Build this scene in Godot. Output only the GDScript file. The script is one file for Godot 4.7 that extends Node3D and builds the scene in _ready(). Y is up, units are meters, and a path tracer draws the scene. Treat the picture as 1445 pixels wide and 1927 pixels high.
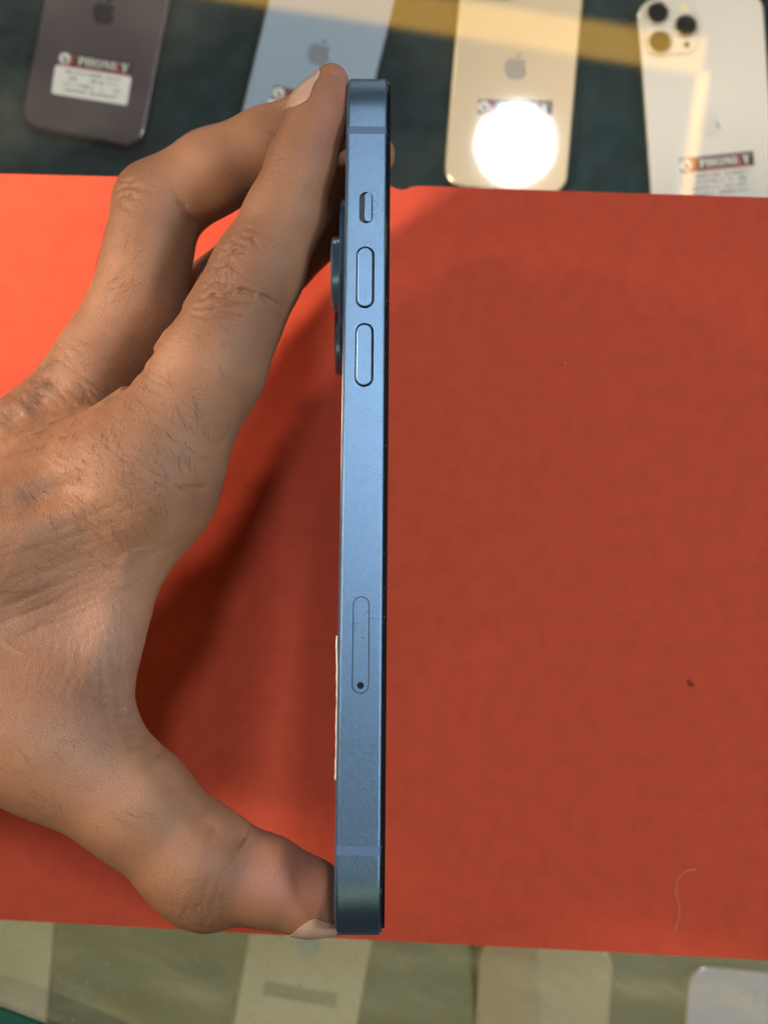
extends Node3D
# A hand holds a blue phone edge-on above a red sheet that lies on the glass top of a shop counter; more phones lie on the shelf under the glass.
# Metres, y up. The glass top is y = 0; image-up is -z, image-right is +x. Many tables below are in millimetres.

const MM := 0.001
const SHELF := -0.2775

var rng := RandomNumberGenerator.new()
var used := {}


func _ready() -> void:
	rng.seed = 71
	_camera_and_light()
	_materials()
	_counter()
	_paper()
	_case_phones()
	_held_phone()
	_hand()
	_small_things()


# ---------------------------------------------------------------- camera, light
func _camera_and_light() -> void:
	var cam := Camera3D.new()
	cam.name = "camera"
	cam.near = 0.01
	cam.far = 12.0
	var ph := CameraAttributesPhysical.new()
	ph.frustum_focal_length = 20.78
	ph.frustum_focus_distance = 0.152
	ph.exposure_aperture = 15.0
	ph.frustum_near = 0.01
	ph.frustum_far = 12.0
	cam.attributes = ph
	cam.fov = 60.0
	add_child(cam)
	cam.look_at_from_position(Vector3(0, 0.245, 0), Vector3(0, 0, 0), Vector3(0, 0, -1))
	cam.current = true

	var env := Environment.new()
	env.background_mode = Environment.BG_COLOR
	env.background_color = Color(0.042, 0.037, 0.03).linear_to_srgb()
	env.tonemap_mode = Environment.TONE_MAPPER_LINEAR
	env.tonemap_exposure = 1.0
	env.sdfgi_enabled = true
	env.ssao_enabled = true
	env.ssil_enabled = true
	var we := WorldEnvironment.new()
	we.name = "environment"
	we.environment = env
	add_child(we)

	_lamps()


func _glow(color: Color, energy: float) -> StandardMaterial3D:
	var m := StandardMaterial3D.new()
	m.albedo_color = Color(0.9, 0.9, 0.88)
	m.emission_enabled = true
	m.emission = color
	m.emission_energy_multiplier = energy
	return m


func _downlight(at: Vector3, energy: float, r: float, label: String) -> void:
	var down := _thing("ceiling_lamp", label, "lamp", at, 0.0, "round ceiling downlights")
	var st := _st()
	_loft_round(st, Vector3.ZERO, [Vector2(0.0, r * 1.06), Vector2(r * 0.5, r * 1.06), Vector2(r * 0.55, r * 1.4), Vector2(r * 0.3, r * 1.8), Vector2(0.0, r * 1.8)], 32)
	_obj("housing", st, _plain(Color(0.2, 0.2, 0.2), 0.5), down)
	st = _st()
	_loft_round(st, Vector3.ZERO, [Vector2(0.0, r + 0.003), Vector2(r * 0.72, r * 0.72), Vector2(r * 0.94, r * 0.36), Vector2(r + 0.003, 0.0), Vector2(r * 0.94, -r * 0.36), Vector2(r * 0.72, -r * 0.72), Vector2(0.0, -r - 0.003)], 48)
	_obj("diffuser", st, _glow(Color(0.93, 0.97, 1.0), 12.0), down)
	var o := OmniLight3D.new()
	o.name = "ceiling_lamp_glow"
	o.light_color = Color(0.93, 0.97, 1.0)
	o.light_energy = energy
	o.light_size = r
	o.omni_range = 12.0
	o.omni_attenuation = 2.0
	o.shadow_enabled = true
	down.add_child(o)


func _spotlight(at: Vector3, aim: Vector3, energy: float, cone: float, size: float, label: String) -> void:
	var spot := _thing("counter_spotlight", label, "lamp", at, 0.0, "warm shop spotlights")
	spot.look_at_from_position(at, aim, Vector3.UP)
	var st := _st()
	_loft_round(st, Vector3.ZERO, [Vector2(0.0, -0.09), Vector2(0.03, -0.088), Vector2(0.042, -0.06), Vector2(0.042, 0.004), Vector2(0.039, 0.006), Vector2(0.037, -0.004), Vector2(0.0, -0.006)], 32)
	_obj("housing", st, _plain(Color(0.08, 0.08, 0.08), 0.5), spot).rotation.x = -PI / 2
	st = _st()
	_loft_round(st, Vector3.ZERO, [Vector2(0.0, -0.004), Vector2(0.036, -0.003), Vector2(0.036, 0.0), Vector2(0.0, 0.002)], 32)
	_obj("diffuser", st, _glow(Color(1.0, 0.86, 0.68), 5.0), spot).rotation.x = -PI / 2
	var k := SpotLight3D.new()
	k.name = "counter_spotlight_glow"
	k.light_color = Color(1.0, 0.90, 0.80)
	k.light_energy = energy
	k.light_size = size
	k.spot_range = 12.0
	k.spot_attenuation = 2.0
	k.spot_angle = cone
	k.spot_angle_attenuation = 1.0
	k.shadow_enabled = true
	k.position = Vector3(0, 0, -size - 0.012)
	spot.add_child(k)


func _lamps() -> void:
	var st := _st()
	# the round ceiling downlight whose disc shows in the glass, and its neighbour on the right
	_downlight(Vector3(0.332, 2.0, -0.933), 1.1, 0.101, "round white ceiling downlight mirrored in the glass beside the red sheet")
	_downlight(Vector3(1.45, 1.45, -0.1), 0.52, 0.22, "round white ceiling downlight out of frame on the right")

	# two warm spotlights of the shop's ceiling track, out of frame at the left
	_spotlight(Vector3(-0.66, 0.5, 0.1), Vector3(-0.16, 0.05, -0.06), 1.5, 9.2, 0.075, "low warm shop spotlight out of frame, left of the counter")
	_spotlight(Vector3(-0.78, 0.52, -0.3), Vector3(-0.075, 0.09, 0.012), 1.4, 6.8, 0.08, "high warm shop spotlight out of frame, above the far left of the counter")

	# warm light strips of the shelves behind the counter, mirrored in the glass
	_strip("light_strip", "warm horizontal shelf light strip mirrored along the top of the picture", Vector3(-0.33, 1.0, -0.765), Vector3(0.453, 1.0, -0.642), 0.05, Color(1.0, 0.76, 0.27), 4.4)
	_strip("light_strip", "warm narrow shelf light strip mirrored on the silver white phone", Vector3(0.450, 1.0, -0.622), Vector3(0.395, 1.0, -0.22), 0.016, Color(1.0, 0.74, 0.36), 7.0)
	_strip("light_strip", "yellow shelf light strip mirrored below the red sheet", Vector3(0.155, 1.0, 0.40), Vector3(0.18, 1.0, 0.80), 0.085, Color(1.0, 0.84, 0.5), 1.3)
	# the light bar under the far edge of the counter glass, out of frame
	var bar := _thing("case_light", "slim white light bar inside the case under the far edge of the counter glass", "lamp", Vector3(0.05, -0.035, -0.52))
	bar.rotation.x = -0.85
	st = _st()
	_box(st, Vector3(0, 0.008, 0), Vector3(1.0, 0.012, 0.024), 0.002)
	_obj("rail", st, _plain(Color(0.5, 0.5, 0.5), 0.4), bar)
	st = _st()
	_box(st, Vector3.ZERO, Vector3(0.98, 0.004, 0.018), 0.001)
	_obj("diffuser", st, _glow(Color(1.0, 0.97, 0.9), 4.0), bar)
	var ca := AreaLight3D.new()
	ca.name = "case_light_glow"
	ca.area_size = Vector2(0.96, 0.02)
	ca.area_normalize_energy = true
	ca.light_color = Color(1.0, 0.96, 0.88)
	ca.light_energy = 0.09
	ca.rotation.x = -PI / 2
	ca.position = Vector3(0, -0.004, 0)
	ca.shadow_enabled = true
	bar.add_child(ca)
	# the wide dim warm ceiling panel on the near side
	var pan := _thing("ceiling_panel", "wide dim warm ceiling light panel mirrored in the near glass", "lamp", Vector3(0.05, 2.0, 1.20))
	st = _st()
	_box(st, Vector3(0, 0.015, 0), Vector3(2.3, 0.02, 0.5), 0.002)
	_obj("frame", st, _plain(Color(0.85, 0.85, 0.85), 0.5), pan)
	st = _st()
	_box(st, Vector3(0, 0.0, 0), Vector3(2.2, 0.008, 0.44), 0.002)
	_obj("diffuser", st, _glow(Color(1.0, 0.95, 0.62), 1.5), pan)
	var a := AreaLight3D.new()
	a.name = "ceiling_panel_glow"
	a.area_size = Vector2(2.2, 0.44)
	a.area_normalize_energy = true
	a.light_color = Color(1.0, 0.92, 0.72)
	a.light_energy = 0.02
	a.rotation = Vector3(-PI / 2, 0, 0)
	a.position = Vector3(0, -0.01, 0)
	a.shadow_enabled = true
	pan.add_child(a)


func _strip(called: String, label: String, a: Vector3, b: Vector3, wide: float, color: Color, glow: float) -> void:
	var t := _thing(called, label, "lamp", (a + b) / 2)
	var d := b - a
	t.rotation.y = atan2(-d.z, d.x)
	var st := _st()
	_box(st, Vector3(0, 0.012, 0), Vector3(d.length(), 0.016, wide + 0.006), 0.002)
	_obj("rail", st, _plain(Color(0.5, 0.5, 0.5), 0.4), t)
	st = _st()
	_box(st, Vector3.ZERO, Vector3(d.length() - 0.004, 0.006, wide), 0.002)
	_obj("diffuser", st, _glow(color, glow), t)


# ---------------------------------------------------------------- helpers
func _name(n: String) -> String:
	if not used.has(n):
		used[n] = 0
		return n
	used[n] += 1
	return "%s_%03d" % [n, used[n]]


func _thing(called: String, label: String, category: String, at: Vector3, turn := 0.0, group := "") -> Node3D:
	var o := Node3D.new()
	o.name = _name(called)
	o.position = at
	o.rotation.y = turn
	add_child(o)
	_tag(o, label, category, group)
	return o


func _tag(o: Node, label: String, category: String, group := "") -> void:
	o.set_meta("label", label)
	o.set_meta("category", category)
	if group:
		o.set_meta("group", group)


func _st() -> SurfaceTool:
	var st := SurfaceTool.new()
	st.begin(Mesh.PRIMITIVE_TRIANGLES)
	return st


func _obj(called: String, st: SurfaceTool, m: Material, parent: Node = self) -> MeshInstance3D:
	st.generate_normals()
	return _put(called, st.commit(), m, parent)


func _put(called: String, mesh: Mesh, m: Material, parent: Node = self) -> MeshInstance3D:
	var o := MeshInstance3D.new()
	if parent == self:
		o.name = _name(called)
	else:
		var n := called
		var i := 0
		while parent.has_node(NodePath(n)):
			i += 1
			n = "%s_%03d" % [called, i]
		o.name = n
	o.mesh = mesh
	o.material_override = m
	parent.add_child(o, true)
	return o


func _plain(c: Color, rough: float, metal := 0.0) -> StandardMaterial3D:
	var m := StandardMaterial3D.new()
	m.albedo_color = c
	m.roughness = rough
	m.metallic = metal
	return m


func _tri(st: SurfaceTool, a: Vector3, b: Vector3, c: Vector3, out: Vector3, g: int) -> void:
	if (a - c).cross(a - b).dot(out) < 0.0:
		var t := b
		b = c
		c = t
	for p in [a, b, c]:
		st.set_smooth_group(g)
		st.set_uv(Vector2(p.x, p.z))
		st.add_vertex(p)


func _quad(st: SurfaceTool, a: Vector3, b: Vector3, c: Vector3, d: Vector3, out: Vector3, g: int) -> void:
	_tri(st, a, b, c, out, g)
	_tri(st, a, c, d, out, g)


# rings of equal length, stacked; the first and the last are closed with a fan when cap is on
func _loft(st: SurfaceTool, rings: Array, cap := true, g0 := 1) -> void:
	var n: int = rings[0].size()
	var mids := []
	var whole := Vector3.ZERO
	for r in rings:
		var c := Vector3.ZERO
		for p in r:
			c += p
		mids.append(c / n)
		whole += c / n
	whole /= rings.size()
	for k in rings.size() - 1:
		var ra: Array = rings[k]
		var rb: Array = rings[k + 1]
		var mid: Vector3 = (mids[k] + mids[k + 1]) / 2
		for i in n:
			var j := (i + 1) % n
			var q: Vector3 = (ra[i] + ra[j] + rb[i] + rb[j]) / 4
			var ed: Vector3 = (ra[j] + rb[j] - ra[i] - rb[i])
			var up: Vector3 = (rb[i] + rb[j] - ra[i] - ra[j])
			var nn := ed.cross(up)
			var hint := (q - mid) * 1.0
			if absf(nn.normalized().dot(hint.normalized())) < 0.05 or hint.length() < 1e-7:
				hint = q - whole
			_quad(st, ra[i], ra[j], rb[j], rb[i], nn if nn.dot(hint) > 0 else -nn, g0 + k)
	if cap:
		for e in [0, rings.size() - 1]:
			var r: Array = rings[e]
			var hint: Vector3 = mids[e] - mids[1 if e == 0 else e - 1]
			if hint.length() < 1e-8:
				hint = mids[e] - whole
			for i in n:
				_tri(st, mids[e], r[i], r[(i + 1) % n], hint, g0 + 40 + e)


func _loft_round(st: SurfaceTool, at: Vector3, prof: Array, n: int) -> void:
	var rings := []
	for p in prof:
		var r := []
		for i in n:
			var a := TAU * i / n
			r.append(at + Vector3(cos(a) * maxf(p.x, 1e-6), p.y, sin(a) * maxf(p.x, 1e-6)))
		rings.append(r)
	_loft(st, rings, true)


# outline of a rounded rectangle in the xz plane
func _rrect(w: float, l: float, r: float, n := 8, inset := 0.0) -> PackedVector2Array:
	var o := PackedVector2Array()
	var rr := maxf(r - inset, 1e-6)
	for c in 4:
		var cx: float = (w / 2 - r) * [1, -1, -1, 1][c]
		var cz: float = (l / 2 - r) * [1, 1, -1, -1][c]
		for i in n + 1:
			var a := PI / 2 * c + PI / 2 * i / n
			o.append(Vector2(cx + cos(a) * rr, cz + sin(a) * rr))
	return o


# a rounded slab: heights and insets from bottom to top, all about an axis along y
func _slab(st: SurfaceTool, at: Vector3, w: float, l: float, r: float, prof: Array, n := 8) -> void:
	var rings := []
	for p in prof:
		var ring := []
		for q in _rrect(w, l, r, n, p.x):
			ring.append(at + Vector3(q.x, p.y, q.y))
		rings.append(ring)
	_loft(st, rings, true)


func _box(st: SurfaceTool, at: Vector3, size: Vector3, bevel: float) -> void:
	var h := size.y / 2
	_slab(st, at, size.x, size.z, bevel * 1.01, [Vector2(bevel, -h), Vector2(0, -h + bevel), Vector2(0, h - bevel), Vector2(bevel, h)], 2)


func _noise(freq: float, kind: int, octaves: int, sd: int) -> FastNoiseLite:
	var n := FastNoiseLite.new()
	n.noise_type = kind as FastNoiseLite.NoiseType
	n.frequency = freq
	n.fractal_octaves = octaves
	n.seed = sd
	return n


func _tex(n: FastNoiseLite, size: int, ramp: Array = [], normal := 0.0) -> NoiseTexture2D:
	var t := NoiseTexture2D.new()
	t.width = size
	t.height = size
	t.seamless = true
	t.noise = n
	if ramp:
		var g := Gradient.new()
		g.offsets = PackedFloat32Array()
		g.colors = PackedColorArray()
		for i in ramp.size():
			g.add_point(ramp[i][0], ramp[i][1])
		t.color_ramp = g
	if normal > 0.0:
		t.as_normal_map = true
		t.bump_strength = normal
	return t


func _grey(v: float) -> Color:
	return Color(v, v, v)


func _tri_scale(m: StandardMaterial3D, tile: float) -> void:
	m.uv1_triplanar = true
	m.uv1_scale = Vector3.ONE / tile
	m.uv1_triplanar_sharpness = 4.0


# ---------------------------------------------------------------- materials
var M := {}


func _materials() -> void:
	var glass := StandardMaterial3D.new()
	glass.albedo_color = Color(0.93, 0.98, 0.96, 0.002)
	glass.transparency = BaseMaterial3D.TRANSPARENCY_ALPHA
	glass.roughness = 0.03
	M.glass = glass

	# dust and wiped smears that lie on the counter glass
	var dust := StandardMaterial3D.new()
	dust.albedo_color = Color(0.75, 0.74, 0.68, 1.0)
	dust.transparency = BaseMaterial3D.TRANSPARENCY_ALPHA
	dust.roughness = 0.9
	dust.albedo_texture = _tex(_noise(0.004, FastNoiseLite.TYPE_SIMPLEX, 5, 5), 1024, [[0.0, Color(1, 1, 1, 0.002)], [0.5, Color(1, 1, 1, 0.008)], [0.75, Color(1, 1, 1, 0.03)], [1.0, Color(1, 1, 1, 0.07)]])
	dust.uv1_scale = Vector3(2.2, 3.1, 1)
	M.dust = dust

	var red := StandardMaterial3D.new()
	red.albedo_color = Color(0.62, 0.088, 0.046).linear_to_srgb()
	red.roughness = 0.72
	red.metallic_specular = 0.22
	red.albedo_texture = _tex(_noise(0.012, FastNoiseLite.TYPE_SIMPLEX, 5, 9), 1024, [[0.0, _grey(0.945)], [0.45, _grey(0.98)], [0.6, _grey(0.99)], [1.0, _grey(1.0)]])
	red.heightmap_enabled = false
	red.normal_enabled = true
	red.normal_texture = _tex(_noise(0.08, FastNoiseLite.TYPE_SIMPLEX, 4, 10), 1024, [], 1.2)
	red.normal_scale = 0.25
	_tri_scale(red, 0.11)
	M.red = red

	var lining := StandardMaterial3D.new()
	lining.albedo_color = Color(0.014, 0.038, 0.045).linear_to_srgb()
	lining.roughness = 0.75
	lining.metallic_specular = 0.25
	lining.albedo_texture = _tex(_noise(0.01, FastNoiseLite.TYPE_SIMPLEX, 5, 19), 1024, [[0.0, _grey(0.75)], [0.6, _grey(0.92)], [1.0, _grey(1.0)]])
	_tri_scale(lining, 0.25)
	M.lining = lining

	# satin anodised aluminium with a fine sparkle
	var metal := StandardMaterial3D.new()
	metal.albedo_color = Color(0.255, 0.43, 0.68).linear_to_srgb()
	metal.metallic = 1.0
	metal.roughness = 1.0
	metal.roughness_texture = _tex(_noise(0.03, FastNoiseLite.TYPE_SIMPLEX, 3, 21), 512, [[0.0, _grey(0.33)], [1.0, _grey(0.42)]])
	metal.albedo_texture = _tex(_noise(0.35, FastNoiseLite.TYPE_VALUE, 2, 22), 512, [[0.0, _grey(0.74)], [0.5, _grey(0.90)], [0.8, _grey(0.96)], [1.0, _grey(1.0)]])
	metal.normal_enabled = true
	metal.normal_texture = _tex(_noise(0.30, FastNoiseLite.TYPE_VALUE, 2, 23), 512, [], 3.0)
	metal.normal_scale = 0.34
	_tri_scale(metal, 0.010)
	M.metal = metal
	var edge: StandardMaterial3D = metal.duplicate()
	edge.roughness_texture = null
	edge.roughness = 0.35
	edge.normal_scale = 0.1
	M.edge = edge

	M.band = _plain(Color(0.085, 0.155, 0.30).linear_to_srgb(), 0.45)
	M.dark = _plain(Color(0.012, 0.012, 0.014).linear_to_srgb(), 0.5)
	M.slot = _plain(Color(0.008, 0.009, 0.012).linear_to_srgb(), 0.6)
	M.black_glass = _plain(Color(0.008, 0.008, 0.010).linear_to_srgb(), 0.08)
	M.back_blue = _plain(Color(0.06, 0.12, 0.22).linear_to_srgb(), 0.15)
	M.label_white = _plain(Color(0.86, 0.85, 0.80).linear_to_srgb(), 0.7)
	M.ink = _plain(Color(0.16, 0.16, 0.17).linear_to_srgb(), 0.7)
	M.label_black = _plain(Color(0.03, 0.025, 0.025).linear_to_srgb(), 0.5)
	M.label_red = _plain(Color(0.45, 0.04, 0.03).linear_to_srgb(), 0.5)
	M.lens = _plain(Color(0.006, 0.006, 0.008).linear_to_srgb(), 0.03)


# ---------------------------------------------------------------- counter
func _counter() -> void:
	var st := _st()
	_box(st, Vector3(0, SHELF - 0.012, 0.0), Vector3(1.6, 0.024, 1.3), 0.002)
	var sh := _obj("display_shelf", st, M.lining)
	sh.set_meta("kind", "structure")
	st = _st()
	_box(st, Vector3(0, -0.0031, 0.0), Vector3(1.6, 0.006, 1.3), 0.0005)
	var top := _thing("counter_glass", "clear glass counter top under the red sheet, lightly dusty and smeared", "glass top", Vector3.ZERO)
	_obj("pane", st, M.glass, top)
	st = _st()
	var a := Vector3(-0.5, 0.00005, -0.4)
	for q in [[Vector3(0, 0, 0), Vector3(1, 0, 0), Vector3(1, 0, 0.8), Vector3(0, 0, 0.8)]]:
		for t in [[0, 1, 2], [0, 2, 3]]:
			for i in t:
				st.set_uv(Vector2(q[i].x, q[i].z))
				st.set_smooth_group(1)
				st.add_vertex(a + q[i])
	_obj("dust", st, M.dust, top).set_meta("kind", "stuff")
	# wiped streaks on the near part of the glass
	st = _st()
	var sm: StandardMaterial3D = M.dust.duplicate()
	sm.albedo_color = Color(0.80, 0.77, 0.60)
	sm.albedo_texture = _tex(_noise(0.006, FastNoiseLite.TYPE_SIMPLEX, 5, 15), 1024, [[0.0, Color(1, 1, 1, 0.0)], [0.35, Color(1, 1, 1, 0.02)], [0.65, Color(1, 1, 1, 0.13)], [1.0, Color(1, 1, 1, 0.34)]])
	sm.uv1_scale = Vector3(1, 1, 1)
	var q := [Vector3(-0.30, 0.0001, 0.10), Vector3(0.30, 0.0001, 0.10), Vector3(0.30, 0.0001, 0.30), Vector3(-0.30, 0.0001, 0.30)]
	for i in [0, 1, 2, 0, 2, 3]:
		st.set_uv(Vector2((q[i].x * 0.92 + q[i].z * 0.39) * 3.0, (q[i].z * 0.92 - q[i].x * 0.39) * 9.0))
		st.set_smooth_group(1)
		st.add_vertex(q[i])
	_obj("smears", st, sm, top).set_meta("kind", "stuff")


func _flat_sheet(pts: PackedVector2Array, y0: float, y1: float) -> SurfaceTool:
	var st := _st()
	var idx := Geometry2D.triangulate_polygon(pts)
	for i in range(0, idx.size(), 3):
		var p := [pts[idx[i]], pts[idx[i + 1]], pts[idx[i + 2]]]
		_tri(st, Vector3(p[0].x, y1, p[0].y), Vector3(p[1].x, y1, p[1].y), Vector3(p[2].x, y1, p[2].y), Vector3.UP, 1)
		_tri(st, Vector3(p[0].x, y0, p[0].y), Vector3(p[1].x, y0, p[1].y), Vector3(p[2].x, y0, p[2].y), Vector3.DOWN, 2)
	var cw := Geometry2D.is_polygon_clockwise(pts)
	for i in pts.size():
		var p := pts[i]
		var q := pts[(i + 1) % pts.size()]
		var n := Vector2(q.y - p.y, p.x - q.x)
		if cw:
			n = -n
		# is_polygon_clockwise uses y up, so the sign is checked against a small step outwards
		if Geometry2D.is_point_in_polygon((p + q) / 2 + n.normalized() * 1e-6, pts):
			n = -n
		_quad(st, Vector3(p.x, y0, p.y), Vector3(q.x, y0, q.y), Vector3(q.x, y1, q.y), Vector3(p.x, y1, p.y), Vector3(n.x, 0, n.y), 3)
	return st


func _paper() -> void:
	# the red sheet, with a small torn nick in its far edge
	var pts := PackedVector2Array([Vector2(-142, -94.2), Vector2(-40, -91.6), Vector2(1.5, -90.1), Vector2(3.2, -89.2), Vector2(4.6, -88.8), Vector2(6.0, -88.9), Vector2(7.4, -89.6), Vector2(9.6, -89.95), Vector2(60, -88.2), Vector2(155, -85.2),
		Vector2(151, 127.2), Vector2(106, 123.6), Vector2(0, 118.2), Vector2(-106, 112.4), Vector2(-146, 110.3)])
	for i in pts.size():
		pts[i] *= MM
	var p := _obj("red_paper", _flat_sheet(pts, 0.0002, 0.0005), M.red)
	_tag(p, "large matte red paper sheet lying on the glass counter under the hand", "paper sheet")
	# the corner of a green card lying on the glass at the near left
	var g := PackedVector2Array([Vector2(-116, 133.5), Vector2(-104, 137.0), Vector2(-91, 142.0), Vector2(-70, 151), Vector2(-80, 185), Vector2(-150, 170)])
	for i in g.size():
		g[i] *= MM
	var gm := _plain(Color(0.012, 0.10, 0.065).linear_to_srgb(), 0.6)
	_tag(_obj("green_card", _flat_sheet(g, 0.0002, 0.0016), gm), "corner of a green card on the glass in the near left corner", "card")


# ---------------------------------------------------------------- phones under the glass
const EMBLEM := [[-0.948, 0, -2.415, -1.078, -3.96, -1.04], [-2.04, 0.027, -3.91, 1.183, -4.961, 3.014], [-2.117, 3.675, -0.546, 9.103, 1.519, 12.09], [1.013, 1.454, 2.208, 3.09, 3.792, 3.039], [1.52, -0.065, 2.09, -0.987, 3.935, -0.987], [1.831, 0, 2.35, 0.987, 3.96, 0.948], [1.637, -0.026, 2.676, -1.48, 3.676, -2.948], [1.156, -1.688, 1.636, -3.325, 1.662, -3.415], [-0.039, -0.013, -3.182, -1.221, -3.22, -4.857], [-0.026, -3.04, 2.48, -4.494, 2.597, -4.559], [-1.429, -2.09, -3.623, -2.324, -4.39, -2.376], [-2.0, -0.156, -3.675, 1.09, -4.61, 1.09]]
const LEAF := [[0.843, -1.012, 1.4, -2.427, 1.245, -3.83], [-1.207, 0.052, -2.662, 0.805, -3.532, 1.818], [-0.78, 0.896, -1.454, 2.338, -1.273, 3.714], [1.338, 0.104, 2.715, -0.688, 3.559, -1.701]]


func _curve(start: Vector2, segs: Array, k: float) -> PackedVector2Array:
	var o := PackedVector2Array()
	var p := start
	for s in segs:
		var a := p + Vector2(s[0], s[1])
		var b := p + Vector2(s[2], s[3])
		var c := p + Vector2(s[4], s[5])
		for i in 6:
			o.append((p.bezier_interpolate(a, b, c, i / 6.0) - Vector2(12, 12.6)) * k)
		p = c
	if o[0].distance_to((p - Vector2(12, 12.6)) * k) > 1e-7:
		o.append((p - Vector2(12, 12.6)) * k)
	return o


func _emblem(parent: Node3D, top: float, m: Material) -> void:
	var k := 16.0 / 24.0 * MM
	var st := _flat_sheet(_curve(Vector2(12.152, 6.896), EMBLEM, k), top - 0.0001, top + 0.00006)
	var o := _obj("emblem", st, m, parent)
	_obj("emblem_leaf", _flat_sheet(_curve(Vector2(15.53, 3.83), LEAF, k), top - 0.0001, top + 0.00006), m, o)


func _lettering(text: String, height: float, m: Material, parent: Node3D, at: Vector3, font_name := "Droid Serif") -> void:
	var f := SystemFont.new()
	f.font_names = PackedStringArray([font_name])
	f.font_weight = 700
	var tm := TextMesh.new()
	tm.text = text
	tm.font = f
	tm.font_size = 64
	tm.pixel_size = height / 46.0
	tm.depth = 0.00008
	var o := _put("lettering", tm, m, parent)
	o.rotation.x = -PI / 2
	o.position = at


# a shop's price label: black header with the shop name, white field with handwriting
func _label(parent: Node3D, top: float, at: Vector3, turn := 0.0, field: Material = null, faded := false) -> void:
	var base := Node3D.new()
	base.name = "price_label"
	parent.add_child(base)
	base.position = at + Vector3(0, top, 0)
	base.rotation.y = turn
	var st := _st()
	_slab(st, Vector3(0, 0, 10.4 * MM), 44.5 * MM, 17 * MM, 1.6 * MM, [Vector2(0, 0.00002), Vector2(0, 0.00012)], 4)
	_obj("label_field", st, field if field else M.label_white, base)
	st = _st()
	_slab(st, Vector3(0.6 * MM, 0, -2.2 * MM), 43 * MM, 8.4 * MM, 0.6 * MM, [Vector2(0, 0.00002), Vector2(0, 0.00014)], 3)
	_obj("label_header", st, _plain(Color(0.12, 0.11, 0.095).linear_to_srgb(), 0.6) if faded else M.label_black, base)
	if faded:
		return
	st = _st()
	_slab(st, Vector3(-17.6 * MM, 0, -2.2 * MM), 6.2 * MM, 6.6 * MM, 2.4 * MM, [Vector2(0, 0.0001), Vector2(0, 0.0002)], 4)
	_obj("header_mark", st, M.label_white, base)
	st = _st()
	_slab(st, Vector3(-17.0 * MM, 0, -1.2 * MM), 1.8 * MM, 3.4 * MM, 0.5 * MM, [Vector2(0, 0.00021), Vector2(0, 0.00025)], 3)
	_slab(st, Vector3(-18.6 * MM, 0, -3.2 * MM), 1.2 * MM, 1.6 * MM, 0.5 * MM, [Vector2(0, 0.00021), Vector2(0, 0.00025)], 3)
	_slab(st, Vector3(-20.0 * MM, 0, 0.6 * MM), 1.8 * MM, 2.0 * MM, 0.5 * MM, [Vector2(0, 0.00021), Vector2(0, 0.00025)], 3)
	_obj("header_mark_detail", st, M.label_black, base)
	_lettering("F", 5.4 * MM, M.label_red, base, Vector3(-12.6 * MM, 0.0002, -2.2 * MM), "Droid Sans")
	_lettering("PHONE", 4.5 * MM, M.label_white, base, Vector3(2.0 * MM, 0.0002, -2.2 * MM))
	_lettering("X", 4.8 * MM, M.label_red, base, Vector3(13.2 * MM, 0.0002, -2.2 * MM))
	_lettering("Y", 4.6 * MM, M.label_white, base, Vector3(17.6 * MM, 0.0002, -2.2 * MM))
	st = _st()
	_slab(st, Vector3(1.5 * MM, 0, 1.75 * MM), 40 * MM, 0.9 * MM, 0.2 * MM, [Vector2(0, 0.00012), Vector2(0, 0.0002)], 2)
	_obj("header_line", st, M.label_red, base)
	# handwriting: short pen strokes in rows
	st = _st()
	for row in 4:
		var x := -16.0 + rng.randf() * 4.0
		while x < 17.0:
			var h := rng.randf_range(1.0, 2.3)
			var s := rng.randf_range(-0.5, 0.9)
			if rng.randf() < 0.8:
				_stroke(st, Vector3(x, 0.14, 5.0 + row * 3.5 + h / 2) * MM, Vector3(x + s, 0.14, 5.0 + row * 3.5 - h / 2) * MM, 0.27 * MM)
				_stroke(st, Vector3(x + s, 0.14, 5.0 + row * 3.5 - h / 2) * MM, Vector3(x + s + rng.randf_range(0.4, 1.2), 0.14, 5.0 + row * 3.5 + rng.randf_range(-1.0, 1.0)) * MM, 0.22 * MM)
			x += rng.randf_range(0.9, 2.0)
	_obj("handwriting", st, M.ink, base)


func _stroke(st: SurfaceTool, a: Vector3, b: Vector3, w: float) -> void:
	var d := (b - a).normalized()
	var s := d.cross(Vector3.UP) * w
	var up := Vector3(0, 0.00003, 0)
	_quad(st, a - s + up, a + s + up, b + s + up, b - s + up, Vector3.UP, 1)
	_quad(st, a - s, a - s + up, b - s + up, b - s, -s, 2)
	_quad(st, a + s, a + s + up, b + s + up, b + s, s, 3)


func _camera_lens(parent: Node3D, x: float, z: float, top: float, r: float, ring: Material) -> void:
	var st := _st()
	_loft_round(st, Vector3(x, top, z), [Vector2(r, 0), Vector2(r, 0.0011), Vector2(r - 0.0002, 0.0013), Vector2(r - 0.0009, 0.0013), Vector2(r - 0.001, 0.0009)], 40)
	var o := _obj("camera_lens", st, ring, parent)
	st = _st()
	_loft_round(st, Vector3(x, top, z), [Vector2(r - 0.00105, 0.0006), Vector2(r - 0.00105, 0.00105), Vector2(r - 0.0014, 0.0011)], 40)
	_obj("lens_glass", st, M.lens, o)
	st = _st()
	_loft_round(st, Vector3(x, top, z), [Vector2(r * 0.34, 0.00108), Vector2(r * 0.34, 0.00114), Vector2(r * 0.30, 0.00116)], 24)
	_obj("lens_iris", st, _plain(Color(0.05, 0.05, 0.09), 0.05), o)


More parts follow.
